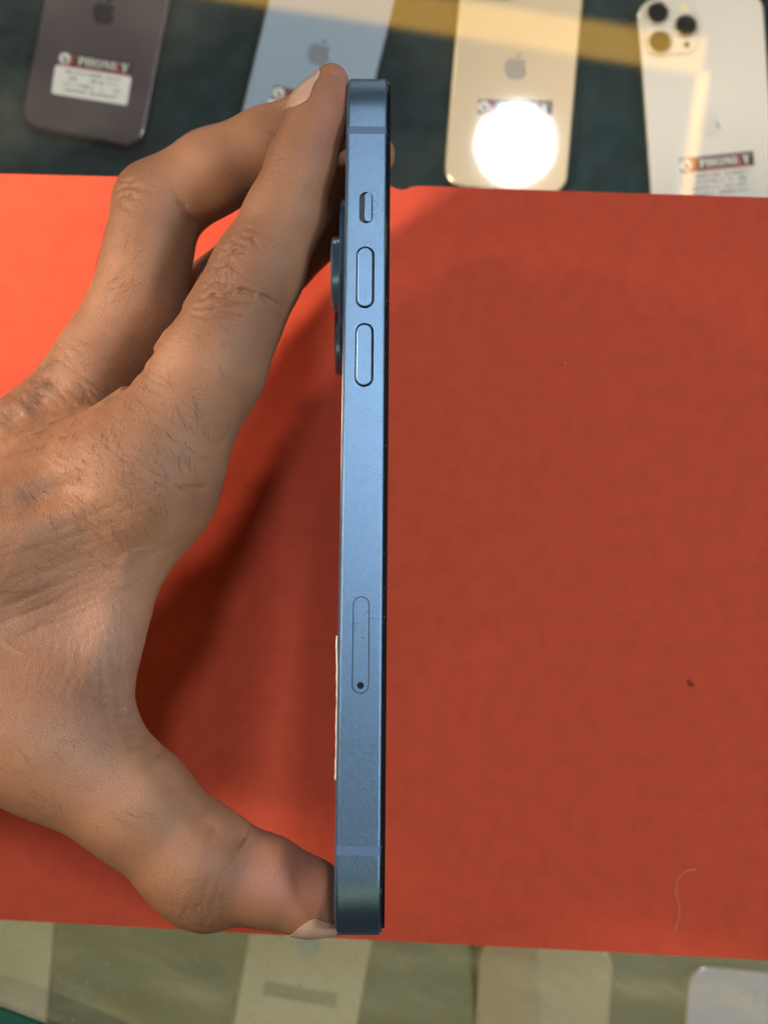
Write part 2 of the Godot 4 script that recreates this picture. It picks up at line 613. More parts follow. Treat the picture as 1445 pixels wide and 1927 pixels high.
func _case_phone(spec: Dictionary) -> void:
	var w: float = spec.w * MM
	var l: float = spec.l * MM
	var at := Vector3(spec.x, 0, spec.z) * MM
	at.y = SHELF
	var t := _thing("display_phone", spec.label, "phone", at, deg_to_rad(spec.turn), "phones lying on the shelf under the glass")
	var th := 0.0078
	var st := _st()
	_slab(st, Vector3.ZERO, w, l, 0.0115, [Vector2(0.0014, 0.0), Vector2(0.0004, 0.0004), Vector2(0.0, 0.0013), Vector2(0.0, th - 0.0013), Vector2(0.0003, th - 0.0005), Vector2(0.0008, th - 0.0002)], 10)
	var rim := _plain(spec.rim, 0.28, 1.0)
	_obj("frame", st, rim, t)
	st = _st()
	_slab(st, Vector3.ZERO, w, l, 0.0115, [Vector2(0.0009, th - 0.0006), Vector2(0.0009, th - 0.00015), Vector2(0.0014, th)], 10)
	var back := _plain(spec.back, spec.get("rough", 0.38))
	back.metallic_specular = spec.get("shine", 0.4)
	_obj("back_glass", st, back, t)
	if spec.get("emblem", true):
		_emblem(t, th, spec.mark)
	if spec.has("sticker"):
		_label(t, th, Vector3(spec.sticker.x, 0, spec.sticker.y) * MM, deg_to_rad(spec.get("sticker_turn", 0.0)), _plain(Color(spec.field).linear_to_srgb(), 0.6) if spec.has("field") else null, spec.get("faded", false))
	if spec.get("bump", false):
		var c := Vector3(-w / 2 + 0.0185, 0, -l / 2 + 0.0185)
		st = _st()
		_slab(st, c, 0.031, 0.031, 0.008, [Vector2(0, th - 0.0005), Vector2(0, th + 0.0010), Vector2(0.0004, th + 0.0013)], 10)
		_obj("camera_plate", st, _plain(spec.back, 0.12), t)
		var y := th + 0.0012
		_camera_lens(t, c.x - 0.0075, c.z - 0.0085, y, 0.0070, rim)
		_camera_lens(t, c.x - 0.0075, c.z + 0.0085, y, 0.0070, rim)
		_camera_lens(t, c.x + 0.0082, c.z, y, 0.0070, rim)
		st = _st()
		_loft_round(st, Vector3(c.x + 0.0082, y, c.z - 0.0108), [Vector2(0.0027, -0.0002), Vector2(0.0027, 0.0002), Vector2(0.0024, 0.0003)], 24)
		_obj("flash", st, _plain(Color(0.9, 0.86, 0.72), 0.2), t)
		st = _st()
		_loft_round(st, Vector3(c.x + 0.0082, y, c.z + 0.0108), [Vector2(0.0018, -0.0002), Vector2(0.0018, 0.0002), Vector2(0.0016, 0.0003)], 24)
		_obj("sensor_window", st, M.lens, t)
	if spec.get("port", false):
		st = _st()
		_slab(st, Vector3(0, th / 2, l / 2 - 0.0004), 0.0088, 0.0010, 0.0004, [Vector2(0, -0.0014), Vector2(0, 0.0014)], 3)
		_obj("charging_port", st, _plain(Color(0.85, 0.55, 0.3), 0.35, 1.0), t)


func _case_phones() -> void:
	var grey_mark := _plain(Color(0.20, 0.24, 0.30).linear_to_srgb(), 0.3)
	var dark_mark := _plain(Color(0.030, 0.024, 0.028).linear_to_srgb(), 0.2)
	var gold_mark := _plain(Color(0.40, 0.36, 0.30).linear_to_srgb(), 0.3)
	var silver_mark := _plain(Color(0.61, 0.605, 0.565).linear_to_srgb(), 0.3)
	# positions on the shelf in millimetres
	_case_phone({"x": -162.2, "z": -290.6, "turn": -11.0, "w": 71.5, "l": 147.5, "back": Color(.075,.058,.066).linear_to_srgb(), "rim": Color(.30,.25,.26).linear_to_srgb(), "mark": dark_mark, "label": "dark purple grey phone lying face down, leftmost behind the red sheet", "sticker": Vector2(0.5, 33), "sticker_turn": 2.0, "port": true})
	_case_phone({"x": -37.7, "z": -266.9, "turn": -13.5, "w": 71.5, "l": 146.7, "back": Color(.30,.40,.52).linear_to_srgb(), "rim": Color(.35,.42,.5).linear_to_srgb(), "mark": grey_mark, "label": "pale blue phone lying face down behind the holding fingers", "sticker": Vector2(0.5, 31)})
	_case_phone({"x": 76.2, "z": -258.6, "turn": -5.0, "w": 71.4, "l": 144.0, "back": Color(.72,.60,.42).linear_to_srgb(), "rim": Color(.75,.60,.36).linear_to_srgb(), "mark": gold_mark, "label": "gold phone lying face down under the mirrored white lamp disc", "rough": 0.6, "shine": 0.05, "field": Color(0.72, 0.64, 0.50), "sticker": Vector2(1.5, 26), "sticker_turn": 4.0, "bump": true})
	_case_phone({"x": 188.3, "z": -225.6, "turn": 4.0, "w": 73.5, "l": 150.0, "back": Color(.66,.65,.60).linear_to_srgb(), "rim": Color(.75,.70,.55).linear_to_srgb(), "mark": silver_mark, "label": "silver white phone with three camera lenses, rightmost behind the sheet", "field": Color(0.62, 0.62, 0.60), "sticker": Vector2(2.5, 25), "sticker_turn": 2.0, "bump": true})
	_case_phone({"x": -230.2, "z": 282.3, "turn": -4.0, "w": 71.5, "l": 146.0, "back": Color(.38,.36,.26).linear_to_srgb(), "rim": Color(.6,.55,.45).linear_to_srgb(), "mark": grey_mark, "label": "beige phone at the near left beside the green card", "emblem": false})
	_case_phone({"x": -43.0, "z": 249.6, "turn": -10.0, "w": 71.4, "l": 146.0, "back": Color(.38,.34,.24).linear_to_srgb(), "rim": Color(.6,.55,.45).linear_to_srgb(), "mark": grey_mark, "label": "beige phone with a shop label, below the thumb in front of the sheet", "sticker": Vector2(-1.0, 33), "field": Color(0.40, 0.36, 0.26), "faded": true})
	_case_phone({"x": 89.2, "z": 329.4, "turn": -4.0, "w": 78.0, "l": 158.0, "back": Color(.34,.28,.20).linear_to_srgb(), "rim": Color(.7,.6,.4).linear_to_srgb(), "mark": gold_mark, "label": "gold beige phone with one rounded corner showing below the red sheet", "emblem": false})
	_case_phone({"x": 207.1, "z": 340.2, "turn": -5.0, "w": 73.0, "l": 148.0, "back": Color(.36,.35,.46).linear_to_srgb(), "rim": Color(.36,.35,.46).linear_to_srgb(), "mark": grey_mark, "label": "lilac grey phone at the near right corner", "emblem": false})


# ---------------------------------------------------------------- the held phone
# its own axes: x across the thickness (to the screen), y along its length (to its top), z towards the viewer; z = 0 is the flat edge with the buttons
const LEN := 154.2
const WID := 71.5
const RAD := 11.5
const HALF := 3.55


func _perimeter() -> Array:
	# [y, z, outward y, outward z, straight?] round the phone, seen along x; starts on the button edge
	var o := []
	var h := LEN / 2
	for y in [-h + RAD, -62.31, -60.87, 60.87, 62.31]:
		o.append([y, 0.0, 0.0, 1.0])
	var corners := [[h - RAD, -RAD, 90.0], [h - RAD, -WID + RAD, 0.0], [-h + RAD, -WID + RAD, -90.0], [-h + RAD, -RAD, -180.0]]
	for c in corners:
		for i in 17:
			var a := deg_to_rad(c[2] - 90.0 * i / 16)
			if c[2] == -180.0 and i == 16:
				continue
			o.append([c[0] + cos(a) * RAD, c[1] + sin(a) * RAD, cos(a), sin(a)])
	return o


func _stadium(y: float, c: float, half_len: float, half_wid: float) -> float:
	var t := absf(y - c) - (half_len - half_wid)
	if t <= 0.0:
		return half_wid
	if t >= half_wid:
		return 0.0
	return sqrt(half_wid * half_wid - t * t)


# rows of the flat edge between y0 and y1, with openings [x centre, y centre, half length, half width]
func _rows(st: SurfaceTool, y0: float, y1: float, holes: Array, x0: float, x1: float, z: float) -> void:
	var ys := [y0, y1]
	for h in holes:
		for i in 25:
			var s := -cos(PI * i / 24.0)
			ys.append(h[1] - h[2] + h[3] + h[3] * minf(s, 0.0) if s < 0 else h[1] + h[2] - h[3] + h[3] * s)
		ys.append(h[1] - h[2])
		ys.append(h[1] + h[2])
		ys.append(h[1] - h[2] + h[3])
	ys.sort()
	for i in ys.size() - 1:
		var a: float = ys[i]
		var b: float = ys[i + 1]
		if b - a < 1e-5:
			continue
		var hole = null
		for h in holes:
			if (a + b) / 2 > h[1] - h[2] and (a + b) / 2 < h[1] + h[2]:
				hole = h
		if hole == null:
			_quad(st, Vector3(x0, a, z) * MM, Vector3(x1, a, z) * MM, Vector3(x1, b, z) * MM, Vector3(x0, b, z) * MM, Vector3.BACK, 1)
		else:
			var wa := _stadium(a, hole[1], hole[2], hole[3])
			var wb := _stadium(b, hole[1], hole[2], hole[3])
			_quad(st, Vector3(x0, a, z) * MM, Vector3(hole[0] - wa, a, z) * MM, Vector3(hole[0] - wb, b, z) * MM, Vector3(x0, b, z) * MM, Vector3.BACK, 1)
			_quad(st, Vector3(hole[0] + wa, a, z) * MM, Vector3(x1, a, z) * MM, Vector3(x1, b, z) * MM, Vector3(hole[0] + wb, b, z) * MM, Vector3.BACK, 1)


func _stadium_ring(c: Vector2, half_len: float, half_wid: float, z: float, n := 14) -> Array:
	var o := []
	for e in [1, -1]:
		for i in n + 1:
			var a: float = PI * i / n + (0.0 if e == 1 else PI)
			o.append(Vector3(c.x + cos(a) * half_wid, c.y + e * (half_len - half_wid) + sin(a) * half_wid, z) * MM)
	return o


func _wall(st: SurfaceTool, c: Vector2, half_len: float, half_wid: float, z0: float, z1: float) -> void:
	var a := _stadium_ring(c, half_len, half_wid, z0)
	var b := _stadium_ring(c, half_len, half_wid, z1)
	var mid := Vector3(c.x, c.y, 0) * MM
	for i in a.size():
		var j := (i + 1) % a.size()
		var out: Vector3 = mid - (a[i] + a[j]) / 2
		out.y *= 0.2
		out.z = 0
		_quad(st, a[i], a[j], b[j], b[i], out, 1)
	for i in a.size():
		_tri(st, Vector3(c.x, c.y, z0) * MM, a[i], a[(i + 1) % a.size()], Vector3.BACK, 2)


func _button(st: SurfaceTool, c: Vector2, half_len: float, half_wid: float, z0: float, z1: float, bev := 0.18) -> void:
	_loft(st, [_stadium_ring(c, half_len, half_wid, z0), _stadium_ring(c, half_len, half_wid, z1 - bev), _stadium_ring(c, half_len - bev * 0.35, half_wid - bev * 0.35, z1 - bev * 0.3), _stadium_ring(c, half_len - bev, half_wid - bev, z1)])


func _held_phone() -> void:
	var t := _thing("held_phone", "slim blue phone held upright on its edge with the button side facing up", "phone", Vector3.ZERO)
	var ay := Vector3(0.0080, -0.15099, -0.98850).normalized()
	var az := Vector3(0, 1, 0)
	az = (az - ay * az.dot(ay)).normalized()
	var ax := ay.cross(az)
	var basis := Basis(ax, ay, az)
	basis = basis * Basis(Vector3(0, 1, 0), deg_to_rad(0.0))
	t.transform = Transform3D(basis, Vector3(-3.534, 95.7, -7.402) * MM)

	# metal frame swept round the outline; antenna bands are pieces of their own
	var per := _perimeter()
	var prof := [Vector2(-HALF, -0.55), Vector2(-HALF + 0.06, -0.25), Vector2(-HALF + 0.22, -0.07), Vector2(-HALF + 0.45, 0.0), Vector2(HALF - 0.45, 0.0), Vector2(HALF - 0.22, -0.07), Vector2(HALF - 0.06, -0.25), Vector2(HALF, -0.55)]
	var st := _st()
	var bands := [_st(), _st()]
	for i in per.size():
		var p: Array = per[i]
		var q: Array = per[(i + 1) % per.size()]
		var band := 0 if i == 1 else 1 if i == 3 else -1
		var s: SurfaceTool = bands[band] if band >= 0 else st
		var lift := 0.012 if band >= 0 else 0.0
		for k in prof.size() - 1:
			if k == 3 and i == 2:
				continue
			var a: Vector2 = prof[k]
			var b: Vector2 = prof[k + 1]
			var out := Vector3((a.x + b.x) / 2 * (1.0 if k != 3 else 0.0), (p[2] + q[2]) * 2, (p[3] + q[3]) * 2)
			_quad(s, _rim(p, a, lift), _rim(q, a, lift), _rim(q, b, lift), _rim(p, b, lift), out, 1 + k)
	var mute := [0.0, 46.8, 2.95, 1.18]
	var up := [0.0, 33.87, 5.68, 1.60]
	var down := [0.0, 19.82, 5.72, 1.60]
	var tray := [0.0, -29.41, 7.85, 1.38]
	_rows(st, -60.87, 60.87, [mute, up, down, tray], -HALF + 0.45, HALF - 0.45, 0.0)
	var fr := _obj("frame", st, M.metal, t)
	for b in bands:
		_obj("antenna_band", b, M.band, t)
	for h in [mute, up, down, tray]:
		st = _st()
		_wall(st, Vector2(h[0], h[1]), h[2], h[3], -0.9, 0.0)
		_obj("recess", st, M.slot, fr)
	st = _st()
	_button(st, Vector2(-0.05, up[1]), up[2] - 0.27, up[3] - 0.27, -0.8, 0.22)
	_obj("volume_button", st, M.metal, t)
	st = _st()
	_button(st, Vector2(-0.05, down[1]), down[2] - 0.27, down[3] - 0.27, -0.8, 0.22)
	_obj("volume_button", st, M.metal, t)
	st = _st()
	_button(st, Vector2(0.40, mute[1]), mute[2] - 0.16, 0.66, -0.8, 0.28, 0.14)
	_obj("mute_switch", st, M.metal, t)
	st = _st()
	_stadium_plate(st, Vector2(-0.55, mute[1]), mute[2] - 0.1, 0.55, -0.55)
	_obj("switch_floor", st, _plain(Color(0.34, 0.40, 0.48), 0.6), fr)
	# card tray with its pinhole
	st = _st()
	_tray(st, tray[1], tray[2] - 0.13, tray[3] - 0.13, -35.98, 0.56)
	var tr := _obj("card_tray", st, M.metal, t)
	st = _st()
	_loft(st, [_circle(Vector2(0, -35.98), 0.56, 0.0), _circle(Vector2(0, -35.98), 0.55, -0.85)], false)
	for i in 24:
		var c := _circle(Vector2(0, -35.98), 0.56, -0.85)
		_tri(st, Vector3(0, -35.98, -0.85) * MM, c[i], c[(i + 1) % 24], Vector3.BACK, 5)
	_obj("pinhole", st, M.dark, tr)

	# back glass, display glass, screen protector: rounded plates across x
	_plate(t, "back_glass", M.back_blue, -HALF - 0.20, -HALF + 0.3, 0.50, 0.12)
	_plate(t, "display_glass", M.black_glass, HALF - 0.3, HALF + 0.24, 0.42, 0.12)
	var pr := StandardMaterial3D.new()
	pr.albedo_color = Color(0.02, 0.02, 0.022)
	pr.roughness = 0.6
	pr.metallic_specular = 0.3
	_plate(t, "screen_protector", pr, HALF + 0.25, HALF + 0.68, 1.05, 0.10)
	# camera plate and lenses on the back, at the far side
	st = _st()
	var rings := []
	for z in [[0.0, -HALF - 0.1], [0.0, -HALF - 2.4], [0.3, -HALF - 2.75], [0.9, -HALF - 2.85]]:
		var r := []
		for q in _rrect(36.0, 36.0, 9.5, 8, z[0]):
			r.append(Vector3(z[1], 51.0 + q.y, -49.0 + q.x) * MM)
		rings.append(r)
	_loft(st, rings)
	_obj("camera_plate", st, _plain(Color(0.20, 0.30, 0.42), 0.2), t)
	for c in [Vector2(60.0, -58.5), Vector2(43.0, -58.5), Vector2(52.0, -40.0)]:
		st = _st()
		rings = []
		for z in [[8.0, -2.3], [8.0, -4.3], [7.6, -4.7], [6.8, -4.75], [6.6, -4.4]]:
			var r := []
			for i in 40:
				var a := TAU * i / 40
				r.append(Vector3(-HALF + z[1], c.x + cos(a) * z[0], c.y + sin(a) * z[0]) * MM)
			rings.append(r)
		_loft(st, rings)
		var ln := _obj("camera_lens", st, _plain(Color(0.50, 0.64, 0.80), 0.30, 0.85), t)
		st = _st()
		rings = []
		for z in [[6.6, -4.2], [6.6, -4.55], [4.5, -4.72], [0.5, -4.78]]:
			var r := []
			for i in 40:
				var a := TAU * i / 40
				r.append(Vector3(-HALF + z[1], c.x + cos(a) * z[0], c.y + sin(a) * z[0]) * MM)
			rings.append(r)
		_loft(st, rings)
		_obj("lens_glass", st, M.lens, ln)
	# paper label on the back; its rough edge stands a little proud
	st = _st()
	var pts := []
	for i in 47:
		var y := -28.0 - i * 0.5
		var off := 0.08 + 0.20 * clampf(1.0 - absf(y + 30.0) / 5.0, 0.0, 1.0) + 0.05 * sin(i * 0.8) * sin(i * 0.37) + 0.03 * rng.randf()
		pts.append([y, -HALF - 0.22 - off, -1.6 + 0.2 * sin(i * 0.5) * rng.randf()])
	for i in 46:
		var a: Array = pts[i]
		var b: Array = pts[i + 1]
		var ring_a := [Vector3(a[1] - 0.12, a[0], a[2]) * MM, Vector3(a[1] + 0.12, a[0], a[2] + 0.1) * MM, Vector3(-HALF - 0.24, a[0], -24.0) * MM, Vector3(-HALF - 0.40, a[0], -24.0) * MM]
		var ring_b := [Vector3(b[1] - 0.12, b[0], b[2]) * MM, Vector3(b[1] + 0.12, b[0], b[2] + 0.1) * MM, Vector3(-HALF - 0.24, b[0], -24.0) * MM, Vector3(-HALF - 0.40, b[0], -24.0) * MM]
		for k in 4:
			var kk := (k + 1) % 4
			var mid: Vector3 = (ring_a[0] + ring_a[2]) / 2
			_quad(st, ring_a[k], ring_a[kk], ring_b[kk], ring_b[k], (ring_a[k] + ring_a[kk]) / 2 - mid, 1 + k)
	_obj("paper_label", st, M.label_white, t)
	# specks of dirt round the switch, the tray and along the glass edge
	st = _st()
	for i in 95:
		var p := Vector3.ZERO
		var r := rng.randf_range(0.04, 0.11)
		if i < 22:
			p = Vector3(rng.randf_range(-0.6, 2.0), 47.0 + rng.randfn(0, 2.6), 0.01)
		elif i < 60:
			p = Vector3(rng.randf_range(-2.6, 3.0), -25.0 + rng.randfn(0, 1.6), 0.01)
		else:
			p = Vector3(HALF + 0.15, rng.randf_range(-60, 50), -0.35)
			r *= 1.2
		if absf(p.x) < 1.75 and p.y > 42.5 and p.y < 51:
			p.x = 1.3 + rng.randf() * 0.7
		_speck(st, p * MM, r * MM)
	_obj("dirt", st, _plain(Color(0.10, 0.085, 0.07), 0.8), t).set_meta("kind", "stuff")
	st = _st()
	for i in 26:
		_speck(st, Vector3(HALF - 0.02 + rng.randf() * 0.3, rng.randf_range(-70, 62), -0.40) * MM, rng.randf_range(0.03, 0.08) * MM)
	_obj("edge_dust", st, _plain(Color(0.75, 0.68, 0.5), 0.8), t).set_meta("kind", "stuff")


func _speck(st: SurfaceTool, p: Vector3, r: float) -> void:
	var ring := []
	for i in 6:
		var a := TAU * i / 6
		ring.append(p + Vector3(cos(a), sin(a) * rng.randf_range(0.6, 1.4), 0) * r * rng.randf_range(0.7, 1.2))
	for i in 6:
		_tri(st, p + Vector3(0, 0, r * 0.5), ring[i], ring[(i + 1) % 6], Vector3.BACK, 1)


func _circle(c: Vector2, r: float, z: float, n := 24) -> Array:
	var o := []
	for i in n:
		var a := TAU * i / n
		o.append(Vector3(c.x + cos(a) * r, c.y + sin(a) * r, z) * MM)
	return o


func _stadium_plate(st: SurfaceTool, c: Vector2, hl: float, hw: float, z: float) -> void:
	var a := _stadium_ring(c, hl, hw, z)
	for i in a.size():
		_tri(st, Vector3(c.x, c.y, z) * MM, a[i], a[(i + 1) % a.size()], Vector3.BACK, 1)


func _tray(st: SurfaceTool, c: float, hl: float, hw: float, hole_y: float, hole_r: float) -> void:
	var ys := []
	for i in 25:
		var s := -cos(PI * i / 24.0)
		ys.append(c - hl + hw + hw * s if s < 0 else c + hl - hw + hw * s)
		ys.append(hole_y + hole_r * s)
	ys.sort()
	var z := -0.012
	for i in ys.size() - 1:
		var a: float = ys[i]
		var b: float = ys[i + 1]
		if b - a < 1e-5:
			continue
		var oa := _stadium(a, c, hl, hw)
		var ob := _stadium(b, c, hl, hw)
		var ia := sqrt(maxf(hole_r * hole_r - (a - hole_y) * (a - hole_y), 0.0))
		var ib := sqrt(maxf(hole_r * hole_r - (b - hole_y) * (b - hole_y), 0.0))
		for s in [-1.0, 1.0]:
			_quad(st, Vector3(s * ia, a, z) * MM, Vector3(s * oa, a, z) * MM, Vector3(s * ob, b, z) * MM, Vector3(s * ib, b, z) * MM, Vector3.BACK, 1)
	var r0 := _stadium_ring(Vector2(0, c), hl, hw, z)
	var r1 := _stadium_ring(Vector2(0, c), hl, hw, z - 0.7)
	for i in r0.size():
		var j := (i + 1) % r0.size()
		_quad(st, r0[i], r0[j], r1[j], r1[i], (r0[i] + r0[j]) / 2 - Vector3(0, clampf(r0[i].y / MM, c - hl + hw, c + hl - hw), 0) * MM, 3)


func _rim(p: Array, a: Vector2, lift: float) -> Vector3:
	return Vector3(a.x + signf(a.x) * lift * (1.0 if absf(a.y) > 0.2 else 0.0), p[0] + p[2] * (a.y + lift), p[1] + p[3] * (a.y + lift)) * MM


func _plate(t: Node3D, called: String, m: Material, x0: float, x1: float, inset: float, bev: float) -> void:
	var st := _st()
	var rings := []
	var outer := -1.0 if x0 < 0 else 1.0
	var lo := x1 if outer < 0 else x0
	var hi := x0 if outer < 0 else x1
	for e in [[inset, lo], [inset, hi - outer * bev], [inset + bev * 0.4, hi - outer * bev * 0.3], [inset + bev, hi]]:
		var r := []
		for q in _rrect(WID, LEN, RAD, 12, e[0]):
			r.append(Vector3(e[1], q.y, q.x - WID / 2) * MM)
		rings.append(r)
	_loft(st, rings)
	_obj(called, st, m, t)


# ---------------------------------------------------------------- the hand
# tapered bones in millimetres, joined by smooth minima inside their group and meshed as surface nets
var bg := PackedInt32Array()
var ba := PackedVector3Array()
var bd := PackedVector3Array()
var br := PackedFloat32Array()
var bs := PackedFloat32Array()
var bl := PackedFloat32Array()
var webs := []
var wrinkles := []
var creases := []
const GROUPS := 6
const KIN := [7.0, 2.0, 2.0, 2.0, 2.0, 3.0]
const KPALM := [0.0, 7.0, 6.0, 5.0, 5.0, 9.0]
var wr_noise: FastNoiseLite


func _bone(g: int, a: Vector3, ra: float, b: Vector3, rb: float) -> void:
	bg.append(g)
	ba.append(a)
	bd.append(b - a)
	br.append(ra)
	bs.append(rb - ra)
	bl.append((b - a).length_squared())


func _web(a: Vector3, b: Vector3, c: Vector3, r: float) -> void:
	var n := (b - a).cross(c - a).normalized()
	webs.append([a, b, c, n, r])


func _wrinkle(c: Vector3, r: float, axis: Vector3, amp: float, wl: float) -> void:
	wrinkles.append([c, r, axis.normalized(), amp, wl])


func _crease(a: Vector3, b: Vector3, w: float, d: float) -> void:
	# creases act down through the depth, so they are kept level
	var m := (a.y + b.y) / 2
	a.y = m
	b.y = m
	creases.append([a, b - a, (b - a).length_squared(), w, d])


func _hand_spec() -> void:
	_bone(0, Vector3(-45.8, 79.0, -5.8), 12.3, Vector3(-69.3, 85.0, 6.4), 12.5)
	_bone(0, Vector3(-69.3, 85.0, 6.4), 12.5, Vector3(-91.9, 95.0, 21.3), 13.0)
	_bone(0, Vector3(-69.1, 64.0, -10.7), 11.0, Vector3(-116.7, 60.0, 20.7), 15.0)
	_bone(0, Vector3(-78.8, 48.0, -4.0), 10.5, Vector3(-116.7, 60.0, 20.7), 15.0)
	_bone(0, Vector3(-87.6, 34.0, 5.9), 9.5, Vector3(-129.3, 40.0, 29.1), 14.0)
	_bone(0, Vector3(-91.9, 95.0, 21.3), 13.0, Vector3(-59.0, 93.0, 38.4), 10.2)
	_bone(0, Vector3(-91.9, 95.0, 21.3), 13.0, Vector3(-129.3, 40.0, 29.1), 14.0)
	_bone(0, Vector3(-91.9, 95.0, 21.3), 13.0, Vector3(-150.3, 95.0, 66.2), 24.0)
	_bone(0, Vector3(-129.3, 40.0, 29.1), 14.0, Vector3(-196.1, 55.0, 89.5), 24.0)
	_bone(0, Vector3(-45.8, 79.0, -5.8), 12.3, Vector3(-69.1, 64.0, -10.7), 11.0)
	_bone(0, Vector3(-69.1, 64.0, -10.7), 11.0, Vector3(-78.8, 48.0, -4.0), 10.5)
	_bone(0, Vector3(-78.8, 48.0, -4.0), 10.5, Vector3(-87.6, 34.0, 5.9), 9.5)
	_bone(1, Vector3(-45.8, 79.0, -5.8), 12.3, Vector3(-32.4, 80.0, -26.8), 10.1)
	_bone(1, Vector3(-32.4, 80.0, -26.8), 10.1, Vector3(-23.3, 80.0, -45.0), 8.3)
	_bone(1, Vector3(-23.3, 80.0, -45.0), 8.3, Vector3(-18.4, 80.0, -55.2), 7.2)
	_bone(1, Vector3(-18.4, 80.0, -55.2), 7.2, Vector3(-15.3, 80.5, -64.4), 6.1)
	_bone(1, Vector3(-15.3, 80.5, -64.4), 6.1, Vector3(-11.9, 81.0, -73.6), 5.6)
	_bone(1, Vector3(-11.9, 81.0, -73.6), 5.6, Vector3(-9.7, 81.0, -79.5), 3.2)
	_bone(2, Vector3(-69.1, 64.0, -10.7), 11.0, Vector3(-51.2, 61.0, -41.7), 9.6)
	_bone(2, Vector3(-51.2, 61.0, -41.7), 9.6, Vector3(-47.1, 60.0, -63.8), 8.9)
	_bone(2, Vector3(-47.1, 60.0, -63.8), 8.9, Vector3(-35.8, 60.0, -70.8), 8.3)
	_bone(2, Vector3(-35.8, 60.0, -70.8), 8.3, Vector3(-24.2, 59.5, -76.2), 7.8)
	_bone(2, Vector3(-24.2, 59.5, -76.2), 7.8, Vector3(-15.9, 59.0, -80.3), 7.0)
	_bone(2, Vector3(-15.9, 59.0, -80.3), 7.0, Vector3(-7.6, 58.0, -84.0), 6.0)
	_bone(3, Vector3(-78.8, 48.0, -4.0), 10.5, Vector3(-58.4, 43.0, -27.1), 9.2)
	_bone(3, Vector3(-58.4, 43.0, -27.1), 9.2, Vector3(-48.6, 41.0, -43.0), 8.5)
	_bone(3, Vector3(-48.6, 41.0, -43.0), 8.5, Vector3(-24.4, 39.0, -63.1), 7.2)
	_bone(3, Vector3(-24.4, 39.0, -63.1), 7.2, Vector3(-12.9, 39.0, -77.2), 6.8)
	_bone(3, Vector3(-12.9, 39.0, -77.2), 6.8, Vector3(-2.9, 39.0, -82.9), 5.4)
	_bone(4, Vector3(-87.6, 34.0, 5.9), 9.5, Vector3(-61.7, 27.0, -17.4), 8.0)
	_bone(4, Vector3(-61.7, 27.0, -17.4), 8.0, Vector3(-46.5, 25.0, -37.4), 7.5)
	_bone(4, Vector3(-46.5, 25.0, -37.4), 7.5, Vector3(-24.3, 23.0, -61.7), 6.4)
	_bone(4, Vector3(-24.3, 23.0, -61.7), 6.4, Vector3(-5.0, 23.0, -77.6), 5.2)
	_bone(5, Vector3(-59.0, 93.0, 38.4), 10.2, Vector3(-43.0, 93.0, 49.6), 9.4)
	_bone(5, Vector3(-43.0, 93.0, 49.6), 9.4, Vector3(-32.0, 92.5, 60.2), 9.0)
	_bone(5, Vector3(-32.0, 92.5, 60.2), 9.0, Vector3(-30.1, 93.0, 65.4), 6.2)
	_bone(5, Vector3(-32.0, 92.5, 60.2), 9.0, Vector3(-20.5, 91.5, 63.8), 7.0)
	_bone(5, Vector3(-20.5, 91.5, 63.8), 7.0, Vector3(-13.0, 90.5, 67.1), 5.9)
	_bone(5, Vector3(-13.0, 90.5, 67.1), 5.9, Vector3(-8.5, 89.0, 69.6), 4.4)
	_web(Vector3(-46.2, 79.0, -3.3), Vector3(-53.8, 91.0, 38.9), Vector3(-89.7, 91.0, 20.9), 7.5)
	_web(Vector3(-50.7, 75.0, -1.4), Vector3(-64.7, 77.0, 39.9), Vector3(-99.1, 75.0, 25.1), 8.5)
	_web(Vector3(-75.4, 55.0, 1.9), Vector3(-82.3, 55.0, 38.3), Vector3(-110.7, 55.0, 28.1), 11.0)
	_wrinkle(Vector3(-26.1, 88.0, -42.2), 9.0, Vector3(0.43, 0, -0.90), 0.20, 1.2)
	_wrinkle(Vector3(-51.7, 68.0, -65.1), 8.0, Vector3(0.10, 0, -1.00), 0.22, 1.2)
	_wrinkle(Vector3(-18.7, 87.0, -63.8), 5.0, Vector3(0.41, 0, -0.91), 0.22, 1.0)
	_wrinkle(Vector3(-44.7, 95.0, 24.9), 12.0, Vector3(-0.99, 0, 0.11), 0.13, 1.1)
	_wrinkle(Vector3(-42.8, 97.0, 34.3), 9.0, Vector3(0.32, 0, -0.95), 0.12, 1.1)
	_wrinkle(Vector3(-53.1, 98.0, 10.3), 28.0, Vector3(-0.42, 0, -0.91), 0.13, 1.4)
	_wrinkle(Vector3(-31.3, 99.0, 63.6), 7.0, Vector3(0.93, 0, 0.36), 0.22, 1.2)
	_wrinkle(Vector3(-63.8, 74.0, -22.9), 12.0, Vector3(0.60, 0, -0.80), 0.22, 1.5)
	_wrinkle(Vector3(-32.7, 88.0, -24.8), 14.0, Vector3(0.45, 0, -0.89), 0.10, 1.1)
	_wrinkle(Vector3(-52.1, 93.0, -5.8), 18.0, Vector3(0.60, 0, -0.80), 0.10, 1.4)
	_crease(Vector3(-29.8, 88.0, -43.7), Vector3(-28.6, 88.0, -45.4), 0.34, 0.36)
	_crease(Vector3(-28.6, 88.0, -45.4), Vector3(-26.5, 88.0, -46.2), 0.34, 0.36)
	_crease(Vector3(-26.5, 88.0, -46.2), Vector3(-24.4, 88.0, -45.8), 0.34, 0.36)
	_crease(Vector3(-31.5, 88.0, -41.2), Vector3(-29.8, 88.0, -43.3), 0.34, 0.38)
	_crease(Vector3(-29.8, 88.0, -43.3), Vector3(-27.7, 88.0, -44.2), 0.34, 0.38)
	_crease(Vector3(-27.7, 88.0, -44.2), Vector3(-25.6, 88.0, -42.5), 0.34, 0.38)
	_crease(Vector3(-31.9, 88.0, -39.6), Vector3(-30.2, 88.0, -41.2), 0.34, 0.36)
